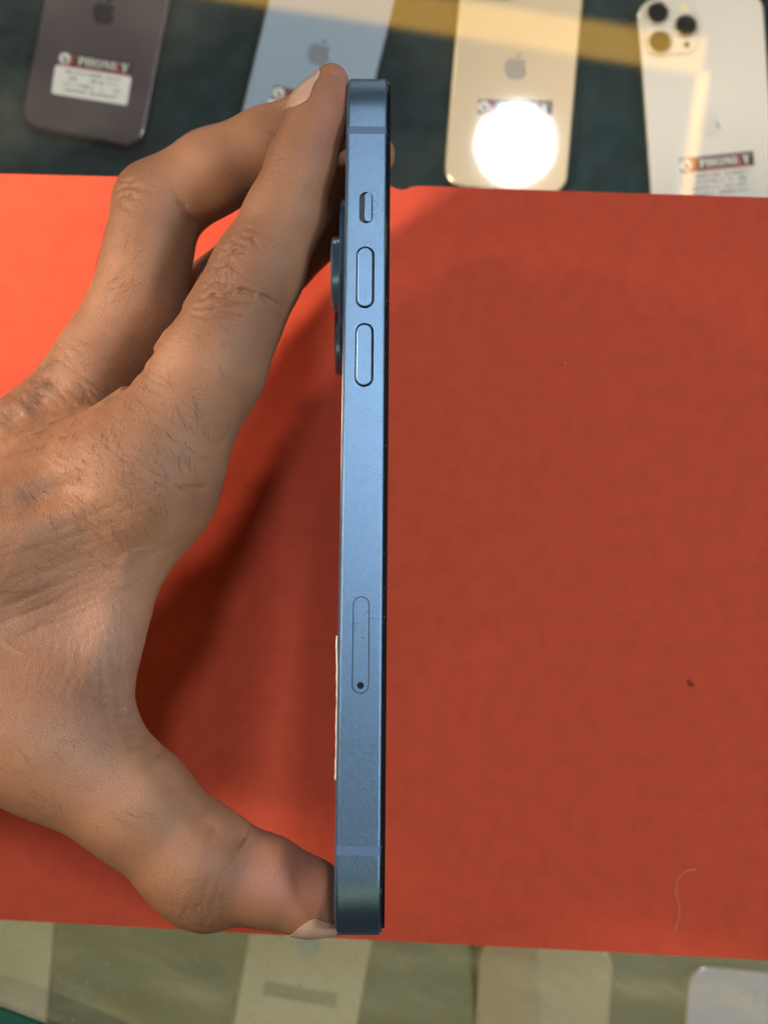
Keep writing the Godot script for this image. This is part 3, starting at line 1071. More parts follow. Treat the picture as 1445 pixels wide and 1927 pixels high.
	_crease(Vector3(-30.2, 88.0, -41.2), Vector3(-27.7, 88.0, -40.2), 0.34, 0.36)
	_crease(Vector3(-27.7, 88.0, -40.2), Vector3(-27.5, 88.0, -41.7), 0.34, 0.36)
	_crease(Vector3(-32.5, 88.0, -37.9), Vector3(-30.2, 88.0, -38.3), 0.36, 0.36)
	_crease(Vector3(-30.2, 88.0, -38.3), Vector3(-27.7, 88.0, -37.9), 0.36, 0.36)
	_crease(Vector3(-27.7, 88.0, -37.9), Vector3(-25.2, 88.0, -39.2), 0.36, 0.36)
	_crease(Vector3(-25.2, 88.0, -39.2), Vector3(-23.1, 88.0, -38.7), 0.36, 0.36)
	_crease(Vector3(-33.1, 88.0, -36.2), Vector3(-30.2, 88.0, -36.2), 0.34, 0.32)
	_crease(Vector3(-30.2, 88.0, -36.2), Vector3(-27.3, 88.0, -36.7), 0.34, 0.32)
	_crease(Vector3(-27.3, 88.0, -36.7), Vector3(-24.0, 88.0, -36.2), 0.34, 0.32)
	_crease(Vector3(-33.6, 88.0, -35.0), Vector3(-31.1, 88.0, -34.2), 0.34, 0.26)
	_crease(Vector3(-31.1, 88.0, -34.2), Vector3(-27.7, 88.0, -34.6), 0.34, 0.26)
	_crease(Vector3(-27.7, 88.0, -34.6), Vector3(-25.2, 88.0, -34.2), 0.34, 0.26)
	_crease(Vector3(-26.9, 88.0, -48.3), Vector3(-25.2, 88.0, -49.2), 0.34, 0.29)
	_crease(Vector3(-25.2, 88.0, -49.2), Vector3(-23.1, 88.0, -48.3), 0.34, 0.29)
	_crease(Vector3(-23.1, 88.0, -48.3), Vector3(-22.3, 88.0, -47.1), 0.34, 0.29)
	_crease(Vector3(-26.5, 88.0, -50.0), Vector3(-24.4, 88.0, -50.6), 0.32, 0.22)
	_crease(Vector3(-24.4, 88.0, -50.6), Vector3(-22.7, 88.0, -50.0), 0.32, 0.22)
	_crease(Vector3(-27.9, 88.0, -46.7), Vector3(-26.1, 88.0, -47.9), 0.32, 0.29)
	_crease(Vector3(-26.1, 88.0, -47.9), Vector3(-24.0, 88.0, -46.7), 0.32, 0.29)
	_crease(Vector3(-29.4, 88.0, -42.5), Vector3(-28.6, 88.0, -41.2), 0.28, 0.24)
	_crease(Vector3(-28.6, 88.0, -41.2), Vector3(-28.8, 88.0, -40.0), 0.28, 0.24)
	_crease(Vector3(-26.9, 88.0, -44.6), Vector3(-26.5, 88.0, -42.5), 0.28, 0.21)
	_crease(Vector3(-26.5, 88.0, -42.5), Vector3(-26.9, 88.0, -40.8), 0.28, 0.21)
	_crease(Vector3(-21.5, 88.0, -38.3), Vector3(-18.6, 88.0, -37.1), 0.44, 0.55)
	_crease(Vector3(-18.6, 88.0, -37.1), Vector3(-16.3, 88.0, -34.8), 0.44, 0.55)
	_crease(Vector3(-17.5, 88.0, -37.9), Vector3(-16.6, 88.0, -35.8), 0.32, 0.30)
	_crease(Vector3(-19.8, 88.0, -36.2), Vector3(-17.3, 88.0, -35.0), 0.28, 0.21)
	_crease(Vector3(-21.5, 88.0, -61.2), Vector3(-19.8, 88.0, -60.8), 0.32, 0.26)
	_crease(Vector3(-19.8, 88.0, -60.8), Vector3(-18.4, 88.0, -61.7), 0.32, 0.26)
	_crease(Vector3(-20.9, 88.0, -62.3), Vector3(-19.2, 88.0, -62.7), 0.32, 0.24)
	_crease(Vector3(-19.2, 88.0, -62.7), Vector3(-18.4, 88.0, -64.2), 0.32, 0.24)
	_crease(Vector3(-21.1, 88.0, -60.0), Vector3(-19.0, 88.0, -59.8), 0.32, 0.19)
	_crease(Vector3(-13.4, 88.0, -58.7), Vector3(-10.6, 88.0, -57.2), 0.40, 0.42)
	_crease(Vector3(-10.6, 88.0, -57.2), Vector3(-9.8, 88.0, -56.6), 0.40, 0.42)
	_crease(Vector3(-12.7, 88.0, -59.6), Vector3(-10.2, 88.0, -58.3), 0.32, 0.21)
	_crease(Vector3(-54.8, 67.0, -62.1), Vector3(-52.2, 67.0, -63.2), 0.40, 0.34)
	_crease(Vector3(-52.2, 67.0, -63.2), Vector3(-50.3, 67.0, -62.9), 0.40, 0.34)
	_crease(Vector3(-50.3, 67.0, -62.9), Vector3(-47.7, 67.0, -61.6), 0.40, 0.34)
	_crease(Vector3(-53.6, 67.0, -64.7), Vector3(-51.3, 67.0, -64.9), 0.40, 0.30)
	_crease(Vector3(-51.3, 67.0, -64.9), Vector3(-48.4, 67.0, -64.1), 0.40, 0.30)
	_crease(Vector3(-48.4, 67.0, -64.1), Vector3(-46.1, 67.0, -63.5), 0.40, 0.30)
	_crease(Vector3(-52.9, 67.0, -66.4), Vector3(-50.8, 67.0, -66.0), 0.36, 0.26)
	_crease(Vector3(-50.8, 67.0, -66.0), Vector3(-48.9, 67.0, -66.2), 0.36, 0.26)
	_crease(Vector3(-54.8, 67.0, -61.4), Vector3(-52.7, 67.0, -61.6), 0.32, 0.26)
	_crease(Vector3(-52.7, 67.0, -61.6), Vector3(-50.8, 67.0, -60.2), 0.32, 0.26)
	_crease(Vector3(-52.2, 67.0, -65.7), Vector3(-49.9, 67.0, -65.6), 0.28, 0.19)
	_crease(Vector3(-49.9, 67.0, -65.6), Vector3(-47.5, 67.0, -64.7), 0.28, 0.19)
	_crease(Vector3(-40.9, 67.0, -61.9), Vector3(-39.0, 67.0, -59.4), 0.64, 0.38)
	_crease(Vector3(-39.0, 67.0, -59.4), Vector3(-36.6, 67.0, -58.5), 0.64, 0.38)
	_crease(Vector3(-39.9, 67.0, -59.5), Vector3(-38.1, 67.0, -57.1), 0.56, 0.30)
	_crease(Vector3(-38.1, 67.0, -57.1), Vector3(-36.4, 67.0, -56.8), 0.56, 0.30)
	_crease(Vector3(-36.2, 67.0, -60.0), Vector3(-33.6, 67.0, -59.7), 0.40, 0.30)
	_crease(Vector3(-41.8, 67.0, -63.8), Vector3(-39.9, 67.0, -61.9), 0.40, 0.22)
	_crease(Vector3(-39.9, 67.0, -61.9), Vector3(-38.1, 67.0, -61.4), 0.40, 0.22)
	_crease(Vector3(-23.9, 67.0, -76.5), Vector3(-22.0, 67.0, -76.3), 0.40, 0.15)
	_crease(Vector3(-22.0, 67.0, -76.3), Vector3(-21.0, 67.0, -74.9), 0.40, 0.15)
	_crease(Vector3(-46.9, 79.0, -23.8), Vector3(-44.3, 79.0, -26.4), 1.00, 0.80)
	_crease(Vector3(-44.3, 79.0, -26.4), Vector3(-42.1, 79.0, -28.6), 1.00, 0.80)
	_crease(Vector3(-42.1, 79.0, -28.6), Vector3(-40.3, 79.0, -30.8), 1.00, 0.80)
	_crease(Vector3(-40.3, 79.0, -30.8), Vector3(-37.3, 79.0, -36.6), 1.00, 0.80)
	_crease(Vector3(-63.1, 95.0, -0.7), Vector3(-58.7, 95.0, -2.2), 2.60, 0.90)
	_crease(Vector3(-58.7, 95.0, -2.2), Vector3(-54.7, 95.0, -3.8), 2.60, 0.90)
	_crease(Vector3(-54.7, 95.0, -3.8), Vector3(-51.6, 95.0, -4.2), 2.60, 0.90)
	_crease(Vector3(-74.0, 74.0, -13.9), Vector3(-70.5, 74.0, -17.4), 2.40, 0.90)
	_crease(Vector3(-70.5, 74.0, -17.4), Vector3(-66.2, 74.0, -20.6), 2.40, 0.90)
	_crease(Vector3(-66.2, 74.0, -20.6), Vector3(-64.1, 74.0, -23.8), 2.40, 0.90)
	_crease(Vector3(-35.8, 89.0, 5.6), Vector3(-33.9, 89.0, 3.8), 0.45, 0.35)
	_crease(Vector3(-35.2, 89.0, -4.2), Vector3(-32.6, 89.0, -4.3), 0.50, 0.40)
	_crease(Vector3(-32.6, 89.0, -4.3), Vector3(-30.0, 89.0, -4.4), 0.50, 0.40)
	_crease(Vector3(-29.9, 88.0, -12.3), Vector3(-27.0, 88.0, -13.7), 0.50, 0.45)
	_crease(Vector3(-31.8, 88.0, -9.2), Vector3(-29.9, 88.0, -8.5), 0.40, 0.30)
	_crease(Vector3(-49.0, 83.0, -20.5), Vector3(-46.6, 83.0, -22.6), 0.90, 0.50)
	_crease(Vector3(-46.6, 83.0, -22.6), Vector3(-44.6, 83.0, -23.9), 0.90, 0.50)
	_crease(Vector3(-44.6, 83.0, -23.9), Vector3(-43.3, 83.0, -25.6), 0.90, 0.50)
	_crease(Vector3(-42.5, 95.0, 19.4), Vector3(-44.7, 95.0, 23.0), 0.50, 0.25)
	_crease(Vector3(-44.7, 95.0, 23.0), Vector3(-46.0, 95.0, 25.8), 0.50, 0.25)
	_crease(Vector3(-44.1, 96.0, 21.0), Vector3(-46.3, 96.0, 25.9), 0.45, 0.20)
	_crease(Vector3(-43.2, 95.0, 23.0), Vector3(-43.9, 95.0, 29.2), 0.45, 0.22)
	_crease(Vector3(-46.0, 96.0, 22.2), Vector3(-47.8, 96.0, 27.1), 0.40, 0.15)
	_crease(Vector3(-55.2, 96.0, 6.1), Vector3(-49.7, 96.0, 5.2), 0.35, 0.16)
	_crease(Vector3(-49.7, 96.0, 5.2), Vector3(-42.9, 96.0, 2.7), 0.35, 0.16)
	_crease(Vector3(-42.9, 96.0, 2.7), Vector3(-36.7, 96.0, 1.2), 0.35, 0.16)
	_crease(Vector3(-58.3, 96.0, 10.5), Vector3(-50.6, 96.0, 7.7), 0.35, 0.18)
	_crease(Vector3(-50.6, 96.0, 7.7), Vector3(-44.4, 96.0, 6.1), 0.35, 0.18)
	_crease(Vector3(-44.4, 96.0, 6.1), Vector3(-37.3, 96.0, 4.0), 0.35, 0.18)
	_crease(Vector3(-61.4, 96.0, 15.1), Vector3(-53.7, 96.0, 11.4), 0.35, 0.16)
	_crease(Vector3(-53.7, 96.0, 11.4), Vector3(-46.0, 96.0, 9.2), 0.35, 0.16)
	_crease(Vector3(-46.0, 96.0, 9.2), Vector3(-39.8, 96.0, 6.1), 0.35, 0.16)
	_crease(Vector3(-64.5, 96.0, 16.3), Vector3(-56.8, 96.0, 12.9), 0.35, 0.15)
	_crease(Vector3(-56.8, 96.0, 12.9), Vector3(-49.1, 96.0, 10.1), 0.35, 0.15)
	_crease(Vector3(-49.1, 96.0, 10.1), Vector3(-41.0, 96.0, 8.0), 0.35, 0.15)
	_crease(Vector3(-64.5, 96.0, 19.1), Vector3(-56.8, 96.0, 15.7), 0.35, 0.15)
	_crease(Vector3(-56.8, 96.0, 15.7), Vector3(-49.7, 96.0, 13.2), 0.35, 0.15)
	_crease(Vector3(-49.7, 96.0, 13.2), Vector3(-42.3, 96.0, 11.4), 0.35, 0.15)
	_crease(Vector3(-64.5, 96.0, 22.2), Vector3(-58.3, 96.0, 19.7), 0.35, 0.14)
	_crease(Vector3(-58.3, 96.0, 19.7), Vector3(-51.5, 96.0, 17.3), 0.35, 0.14)
	_crease(Vector3(-51.5, 96.0, 17.3), Vector3(-44.7, 96.0, 14.5), 0.35, 0.14)
	_crease(Vector3(-64.5, 96.0, 8.0), Vector3(-58.3, 96.0, 6.1), 0.35, 0.14)
	_crease(Vector3(-58.3, 96.0, 6.1), Vector3(-51.5, 96.0, 3.7), 0.35, 0.14)
	_crease(Vector3(-51.5, 96.0, 3.7), Vector3(-44.7, 96.0, 2.1), 0.35, 0.14)
	_crease(Vector3(-42.6, 96.0, 32.4), Vector3(-42.8, 96.0, 36.1), 0.50, 0.30)
	_crease(Vector3(-42.8, 96.0, 36.1), Vector3(-42.1, 96.0, 39.3), 0.50, 0.30)
	_crease(Vector3(-45.3, 96.0, 28.3), Vector3(-44.4, 96.0, 33.8), 0.45, 0.21)
	_crease(Vector3(-44.4, 96.0, 33.8), Vector3(-43.0, 96.0, 37.5), 0.45, 0.21)
	_crease(Vector3(-47.4, 96.0, 28.3), Vector3(-46.7, 96.0, 32.0), 0.45, 0.19)
	_crease(Vector3(-46.7, 96.0, 32.0), Vector3(-44.9, 96.0, 36.1), 0.45, 0.19)
	_crease(Vector3(-44.9, 96.0, 36.1), Vector3(-43.0, 96.0, 40.7), 0.45, 0.19)
	_crease(Vector3(-41.1, 96.0, 28.8), Vector3(-41.4, 96.0, 34.7), 0.50, 0.30)
	_crease(Vector3(-41.4, 96.0, 34.7), Vector3(-39.8, 96.0, 38.4), 0.50, 0.30)
	_crease(Vector3(-39.8, 96.0, 38.4), Vector3(-38.2, 96.0, 40.9), 0.50, 0.30)
	_crease(Vector3(-38.9, 96.0, 41.1), Vector3(-35.2, 96.0, 45.7), 0.90, 0.21)
	_crease(Vector3(-35.2, 96.0, 45.7), Vector3(-30.7, 96.0, 50.7), 0.90, 0.21)
	_crease(Vector3(-30.7, 96.0, 50.7), Vector3(-27.9, 96.0, 52.8), 0.90, 0.21)
	_crease(Vector3(-32.5, 96.0, 46.2), Vector3(-29.3, 96.0, 48.9), 0.50, 0.21)
	_crease(Vector3(-29.3, 96.0, 48.9), Vector3(-26.6, 96.0, 51.2), 0.50, 0.21)
	_crease(Vector3(-22.6, 96.0, 53.4), Vector3(-24.2, 96.0, 55.3), 0.60, 0.42)
	_crease(Vector3(-24.2, 96.0, 55.3), Vector3(-24.8, 96.0, 56.9), 0.60, 0.42)
	_crease(Vector3(-21.5, 96.0, 54.8), Vector3(-22.7, 96.0, 56.2), 0.40, 0.18)
	_crease(Vector3(-28.8, 96.0, 54.8), Vector3(-28.2, 96.0, 52.6), 0.45, 0.18)
	_crease(Vector3(-49.4, 96.0, 29.2), Vector3(-48.5, 96.0, 32.4), 0.40, 0.15)
	_crease(Vector3(-48.5, 96.0, 32.4), Vector3(-46.2, 96.0, 36.6), 0.40, 0.15)
	_crease(Vector3(-50.8, 96.0, 31.5), Vector3(-49.4, 96.0, 35.2), 0.40, 0.13)
	_crease(Vector3(-49.4, 96.0, 35.2), Vector3(-46.7, 96.0, 39.3), 0.40, 0.13)
	_crease(Vector3(-33.0, 96.0, 66.3), Vector3(-30.7, 96.0, 68.1), 0.45, 0.18)
	_crease(Vector3(-30.7, 96.0, 68.1), Vector3(-28.4, 96.0, 69.0), 0.45, 0.18)
	_crease(Vector3(-32.0, 96.0, 64.9), Vector3(-29.8, 96.0, 66.3), 0.40, 0.13)
	_crease(Vector3(-29.8, 96.0, 66.3), Vector3(-26.6, 96.0, 67.2), 0.40, 0.13)
	_crease(Vector3(-31.1, 96.0, 68.1), Vector3(-28.8, 96.0, 65.8), 0.35, 0.12)
	_crease(Vector3(-46.2, 93.0, -7.6), Vector3(-59.2, 96.0, 1.9), 5.00, -0.45)
	_crease(Vector3(-59.2, 96.0, 1.9), Vector3(-75.2, 96.0, 8.6), 5.00, -0.45)
	_crease(Vector3(-69.5, 75.0, -10.5), Vector3(-81.3, 80.0, -3.3), 5.00, -0.60)
	_crease(Vector3(-56.4, 103.0, 37.1), Vector3(-67.3, 105.0, 32.4), 5.00, -0.50)


func _tri_dist(p: Vector3, w: Array) -> float:
	var a: Vector3 = w[0]
	var b: Vector3 = w[1]
	var c: Vector3 = w[2]
	var n: Vector3 = w[3]
	var pa := p - a
	var pb := p - b
	var pc := p - c
	if (b - a).cross(n).dot(pa) * (b - a).cross(n).dot(c - a) >= 0 and (c - b).cross(n).dot(pb) * (c - b).cross(n).dot(a - b) >= 0 and (a - c).cross(n).dot(pc) * (a - c).cross(n).dot(b - c) >= 0:
		return absf(n.dot(pa)) - w[4]
	var d := 1e9
	for e in [[pa, b - a], [pb, c - b], [pc, a - c]]:
		var q: Vector3 = e[0] - e[1] * clampf(e[0].dot(e[1]) / e[1].length_squared(), 0.0, 1.0)
		d = minf(d, q.length_squared())
	return sqrt(d) - w[4]


# the smooth field without skin relief; fills gd with the distance of every group
var gd := PackedFloat32Array([0, 0, 0, 0, 0, 0])


func _field(p: Vector3, list: PackedInt32Array, wl: PackedInt32Array) -> float:
	var d0 := 1e3
	var cur := 1e3
	var g := 0
	var out := 1e3
	for i in list:
		var gi := bg[i]
		if gi != g:
			if g == 0:
				for w in wl:
					var t := _tri_dist(p, webs[w])
					var h0 := maxf(8.0 - absf(t - d0), 0.0)
					d0 = minf(t, d0) - h0 * h0 / 32.0
				out = d0
			else:
				out = _join(out, cur, d0, g)
			g = gi
			cur = 1e3
		var pa := p - ba[i]
		var v := bd[i]
		var h := clampf(pa.dot(v) / bl[i], 0.0, 1.0)
		var d := (pa - v * h).length() - br[i] - bs[i] * h
		if g == 0:
			var k := maxf(7.0 - absf(d - d0), 0.0)
			d0 = minf(d, d0) - k * k / 28.0
		else:
			var kk: float = KIN[g]
			var k2 := maxf(kk - absf(d - cur), 0.0)
			cur = minf(d, cur) - k2 * k2 / (4.0 * kk)
	if g == 0:
		for w in wl:
			var t := _tri_dist(p, webs[w])
			var h0 := maxf(8.0 - absf(t - d0), 0.0)
			d0 = minf(t, d0) - h0 * h0 / 32.0
		out = minf(out, d0)
	else:
		out = _join(out, cur, d0, g)
	return maxf(out, -176.0 - p.x)


func _join(out: float, cur: float, d0: float, g: int) -> float:
	var k: float = KPALM[g]
	var h := maxf(k - absf(cur - d0), 0.0)
	var f := minf(cur, d0) - h * h / (4.0 * k)
	var h2 := maxf(1.0 - absf(f - out), 0.0)
	return minf(out, f) - h2 * h2 / 4.0


func _relief(p: Vector3, wl: PackedInt32Array, cl: PackedInt32Array) -> float:
	var o := 0.0
	for i in wl:
		var w: Array = wrinkles[i]
		var q: Vector3 = p - w[0]
		var f := exp(-q.length_squared() / (w[1] * w[1]))
		if f > 0.02:
			var ax: Vector3 = w[2]
			var along := q.dot(ax)
			var s: Vector3 = (q - ax * along) * (0.12 / w[4]) + ax * (along / w[4])
			var n := wr_noise.get_noise_3dv(s + w[0] * 3.0)
			var ridge := 1.0 - minf(absf(n) * 3.6, 1.0)
			o += w[3] * f * (ridge * ridge - 0.25)
	for i in cl:
		var c: Array = creases[i]
		var pa: Vector3 = p - c[0]
		pa.y *= 0.15
		var q: Vector3 = pa - c[1] * clampf(pa.dot(c[1]) / c[2], 0.0, 1.0)
		o += c[4] * exp(-q.length_squared() / (c[3] * c[3]))
	return o


func _hand() -> void:
	_hand_spec()
	wr_noise = _noise(0.55, FastNoiseLite.TYPE_SIMPLEX, 2, 77)
	var cell := 0.44
	var lo := Vector3(-178, 14, -92)
	var hi := Vector3(6, 122, 92)
	var nx := int((hi.x - lo.x) / cell) / 4 * 4 + 4
	var ny := int((hi.y - lo.y) / cell) / 4 * 4 + 4
	var nz := int((hi.z - lo.z) / cell) / 4 * 4 + 4
	var val := PackedFloat32Array()
	val.resize(nx * ny * nz)
	val.fill(9.0)
	var blocks := PackedInt32Array()
	var all := PackedInt32Array(range(bg.size()))
	var allw := PackedInt32Array(range(webs.size()))
	var sup := 16
	for bz in range(0, nz, sup):
		for by in range(0, ny, sup):
			for bx in range(0, nx, sup):
				var c := lo + Vector3(bx + sup / 2.0, by + sup / 2.0, bz + sup / 2.0) * cell
				var rad := sup * cell * 0.88
				if absf(_field(c, all, allw)) > rad + 5.0:
					continue
				var list := PackedInt32Array()
				for i in bg.size():
					var pa := c - ba[i]
					var h := clampf(pa.dot(bd[i]) / bl[i], 0.0, 1.0)
					if (pa - bd[i] * h).length() - br[i] - bs[i] * h < rad + 22.0:
						list.append(i)
				var wl := PackedInt32Array()
				for i in webs.size():
					if _tri_dist(c, webs[i]) < rad + 22.0:
						wl.append(i)
				var rl := PackedInt32Array()
				for i in wrinkles.size():
					if c.distance_to(wrinkles[i][0]) < rad + wrinkles[i][1] * 2.0:
						rl.append(i)
				var cl := PackedInt32Array()
				for i in creases.size():
					var k: Array = creases[i]
					var pa: Vector3 = c - k[0]
					pa.y *= 0.15
					if (pa - k[1] * clampf(pa.dot(k[1]) / k[2], 0.0, 1.0)).length() < rad + k[3] * 3.0:
						cl.append(i)
				for sz in range(bz, mini(bz + sup, nz), 4):
					for sy in range(by, mini(by + sup, ny), 4):
						for sx in range(bx, mini(bx + sup, nx), 4):
							var f := _field(lo + Vector3(sx + 1.5, sy + 1.5, sz + 1.5) * cell, list, wl)
							if absf(f) > cell * 4.6 + 1.2:
								if f < 0:
									for z in range(sz, sz + 4):
										for y in range(sy, sy + 4):
											var at := (z * ny + y) * nx + sx
											for x in 4:
												val[at + x] = -9.0
								continue
							blocks.append(sx)
							blocks.append(sy)
							blocks.append(sz)
							for z in range(sz, sz + 4):
								for y in range(sy, sy + 4):
									var at := (z * ny + y) * nx + sx
									for x in 4:
										var p := lo + Vector3(sx + x, y, z) * cell
										var d := _field(p, list, wl)
										if absf(d) < 3.0 and (rl or cl):
											d += _relief(p, rl, cl)
										val[at + x] = d
	# solid insides of skipped superblocks do not matter: no surface crosses them
	var vi := {}
	var verts := PackedVector3Array()
	var norms := PackedVector3Array()
	var cells := PackedInt32Array()
	var dy := nx
	var dz := nx * ny
	for b in range(0, blocks.size(), 3):
		for z in range(blocks[b + 2], mini(blocks[b + 2] + 4, nz - 1)):
			for y in range(blocks[b + 1], mini(blocks[b + 1] + 4, ny - 1)):
				for x in range(blocks[b], mini(blocks[b] + 4, nx - 1)):
					var at := z * dz + y * dy + x
					var v0 := val[at]
					var v1 := val[at + 1]
					var v2 := val[at + dy]
					var v3 := val[at + dy + 1]
					var v4 := val[at + dz]
					var v5 := val[at + dz + 1]
					var v6 := val[at + dz + dy]
					var v7 := val[at + dz + dy + 1]
					var lowest := minf(minf(minf(v0, v1), minf(v2, v3)), minf(minf(v4, v5), minf(v6, v7)))
					if lowest >= 0.0:
						continue
					var highest := maxf(maxf(maxf(v0, v1), maxf(v2, v3)), maxf(maxf(v4, v5), maxf(v6, v7)))
					if highest < 0.0:
						continue
					var s := Vector3.ZERO
					var n := 0
					if (v0 < 0) != (v1 < 0):
						s += Vector3(v0 / (v0 - v1), 0, 0); n += 1
					if (v2 < 0) != (v3 < 0):
						s += Vector3(v2 / (v2 - v3), 1, 0); n += 1
					if (v4 < 0) != (v5 < 0):
						s += Vector3(v4 / (v4 - v5), 0, 1); n += 1
					if (v6 < 0) != (v7 < 0):
						s += Vector3(v6 / (v6 - v7), 1, 1); n += 1
					if (v0 < 0) != (v2 < 0):
						s += Vector3(0, v0 / (v0 - v2), 0); n += 1
					if (v1 < 0) != (v3 < 0):
						s += Vector3(1, v1 / (v1 - v3), 0); n += 1
					if (v4 < 0) != (v6 < 0):
						s += Vector3(0, v4 / (v4 - v6), 1); n += 1
					if (v5 < 0) != (v7 < 0):
						s += Vector3(1, v5 / (v5 - v7), 1); n += 1
					if (v0 < 0) != (v4 < 0):
						s += Vector3(0, 0, v0 / (v0 - v4)); n += 1
					if (v1 < 0) != (v5 < 0):
						s += Vector3(1, 0, v1 / (v1 - v5)); n += 1
					if (v2 < 0) != (v6 < 0):
						s += Vector3(0, 1, v2 / (v2 - v6)); n += 1
					if (v3 < 0) != (v7 < 0):
						s += Vector3(1, 1, v3 / (v3 - v7)); n += 1
					vi[at] = verts.size()
					cells.append(at)
					verts.append(lo + (Vector3(x, y, z) + s / n) * cell)
					norms.append(Vector3(v1 + v3 + v5 + v7 - v0 - v2 - v4 - v6, v2 + v3 + v6 + v7 - v0 - v1 - v4 - v5, v4 + v5 + v6 + v7 - v0 - v1 - v2 - v3).normalized())
	var index := PackedInt32Array()
	for c in cells:
		var inside := val[c] < 0
		for e in [[1, dy, dz], [dy, dz, 1], [dz, 1, dy]]:
			if (val[c + e[0]] < 0) == inside:
				continue
			if not (vi.has(c - e[1]) and vi.has(c - e[2]) and vi.has(c - e[1] - e[2])):
				continue
			var i0: int = vi[c]
			var i1: int = vi[c - e[1]]
			var i2: int = vi[c - e[1] - e[2]]
			var i3: int = vi[c - e[2]]
			if inside:
				index.append_array(PackedInt32Array([i0, i2, i1, i0, i3, i2]))
			else:
				index.append_array(PackedInt32Array([i0, i1, i2, i0, i2, i3]))
	# skin colour: brown back of the hand, paler palm side, darker knuckles, pinker tips
	var tone := _noise(0.05, FastNoiseLite.TYPE_SIMPLEX, 3, 41)
	var colors := PackedColorArray()
	colors.resize(verts.size())
	var palm_dir := [Vector3(0.75, -0.45, 0.35), Vector3(0.80, 0.12, 0.50), Vector3(0.85, 0.0, 0.50), Vector3(0.6, -0.1, 0.8), Vector3(0.6, -0.1, 0.8), Vector3(0.45, 0.42, -0.80)]
	var dorsal := Color(0.37, 0.182, 0.100)
	var palmar := Color(0.41, 0.215, 0.13)
	var pink := Color(0.45, 0.19, 0.135)
	var knuckle := Color(0.13, 0.056, 0.032)
	var scaled := PackedVector3Array()
	scaled.resize(verts.size())
	for i in verts.size():
		var p := verts[i]
		scaled[i] = p * MM
		var best := 1e9
		var g := 0
		for k in bg.size():
			var pa := p - ba[k]
			var d := (pa - bd[k] * clampf(pa.dot(bd[k]) / bl[k], 0.0, 1.0)).length() - br[k] - bs[k] * clampf(pa.dot(bd[k]) / bl[k], 0.0, 1.0)
			if d < best:
				best = d
				g = bg[k]
		var pd: Vector3 = palm_dir[g]
		var n := norms[i]
		var w := smoothstep(-0.05, 0.75, n.dot(pd.normalized()))
		var t := tone.get_noise_3dv(p)
		var col := dorsal.lerp(palmar, w * 0.6)
		# web of the thumb is paler
		var wb := exp(-(p - Vector3(-44.7, 95.0, 27.5)).length_squared() / 170.0)
		col = col.lerp(Color(0.44, 0.26, 0.19), wb * 0.75)
		# tips
		for tip in [Vector3(-8.4, 85.0, -74.2), Vector3(-14.4, 97.0, 61.8)]:
			col = col.lerp(pink, 0.8 * exp(-(p - tip).length_squared() / 110.0) * smoothstep(-0.2, 0.5, n.dot(pd)))
		for kn in [[Vector3(-27.5, 88.0, -41.7), 9.0], [Vector3(-53.1, 67.0, -65.4), 10.0], [Vector3(-31.7, 95.0, 66.2), 9.0], [Vector3(-68.3, 73.0, -17.9), 12.0]]:
			col = col.lerp(knuckle, 0.42 * exp(-(p - kn[0]).length_squared() / (kn[1] * kn[1])))
		var k2 := 1.0 + 0.24 * t
		colors[i] = Color(col.r * k2, col.g * (k2 + 0.05 * t), col.b * (k2 + 0.08 * t))
	var arr := []
	arr.resize(Mesh.ARRAY_MAX)
	arr[Mesh.ARRAY_VERTEX] = scaled
	arr[Mesh.ARRAY_NORMAL] = norms
	arr[Mesh.ARRAY_COLOR] = colors
	arr[Mesh.ARRAY_INDEX] = index
	var mesh := ArrayMesh.new()
	mesh.add_surface_from_arrays(Mesh.PRIMITIVE_TRIANGLES, arr)
	var skin := StandardMaterial3D.new()
	skin.vertex_color_use_as_albedo = true
	skin.roughness = 0.5
	skin.metallic_specular = 0.5
	skin.subsurf_scatter_enabled = true
	skin.subsurf_scatter_strength = 0.08
	skin.heightmap_enabled = true
	skin.heightmap_scale = 0.0055
	var cel := _noise(0.05, FastNoiseLite.TYPE_CELLULAR, 2, 51)
	cel.cellular_return_type = FastNoiseLite.RETURN_DISTANCE2_SUB
	skin.heightmap_texture = _tex(cel, 512, [[0.0, _grey(0.0)], [0.35, _grey(0.8)], [1.0, _grey(1.0)]])
	skin.albedo_texture = _tex(_noise(0.05, FastNoiseLite.TYPE_SIMPLEX, 5, 52), 512, [[0.0, Color(0.86, 0.82, 0.80)], [0.5, Color(0.95, 0.94, 0.93)], [1.0, Color(1, 1, 1)]])
	_tri_scale(skin, 0.012)
	var h := _put("hand", mesh, skin)
	_tag(h, "brown skinned hand reaching in from the left, pinching the blue phone between thumb and fingertips", "hand")
	print("hand verts ", verts.size(), " tris ", index.size() / 3)
	_nails(h)
	_hairs(h, verts, norms)


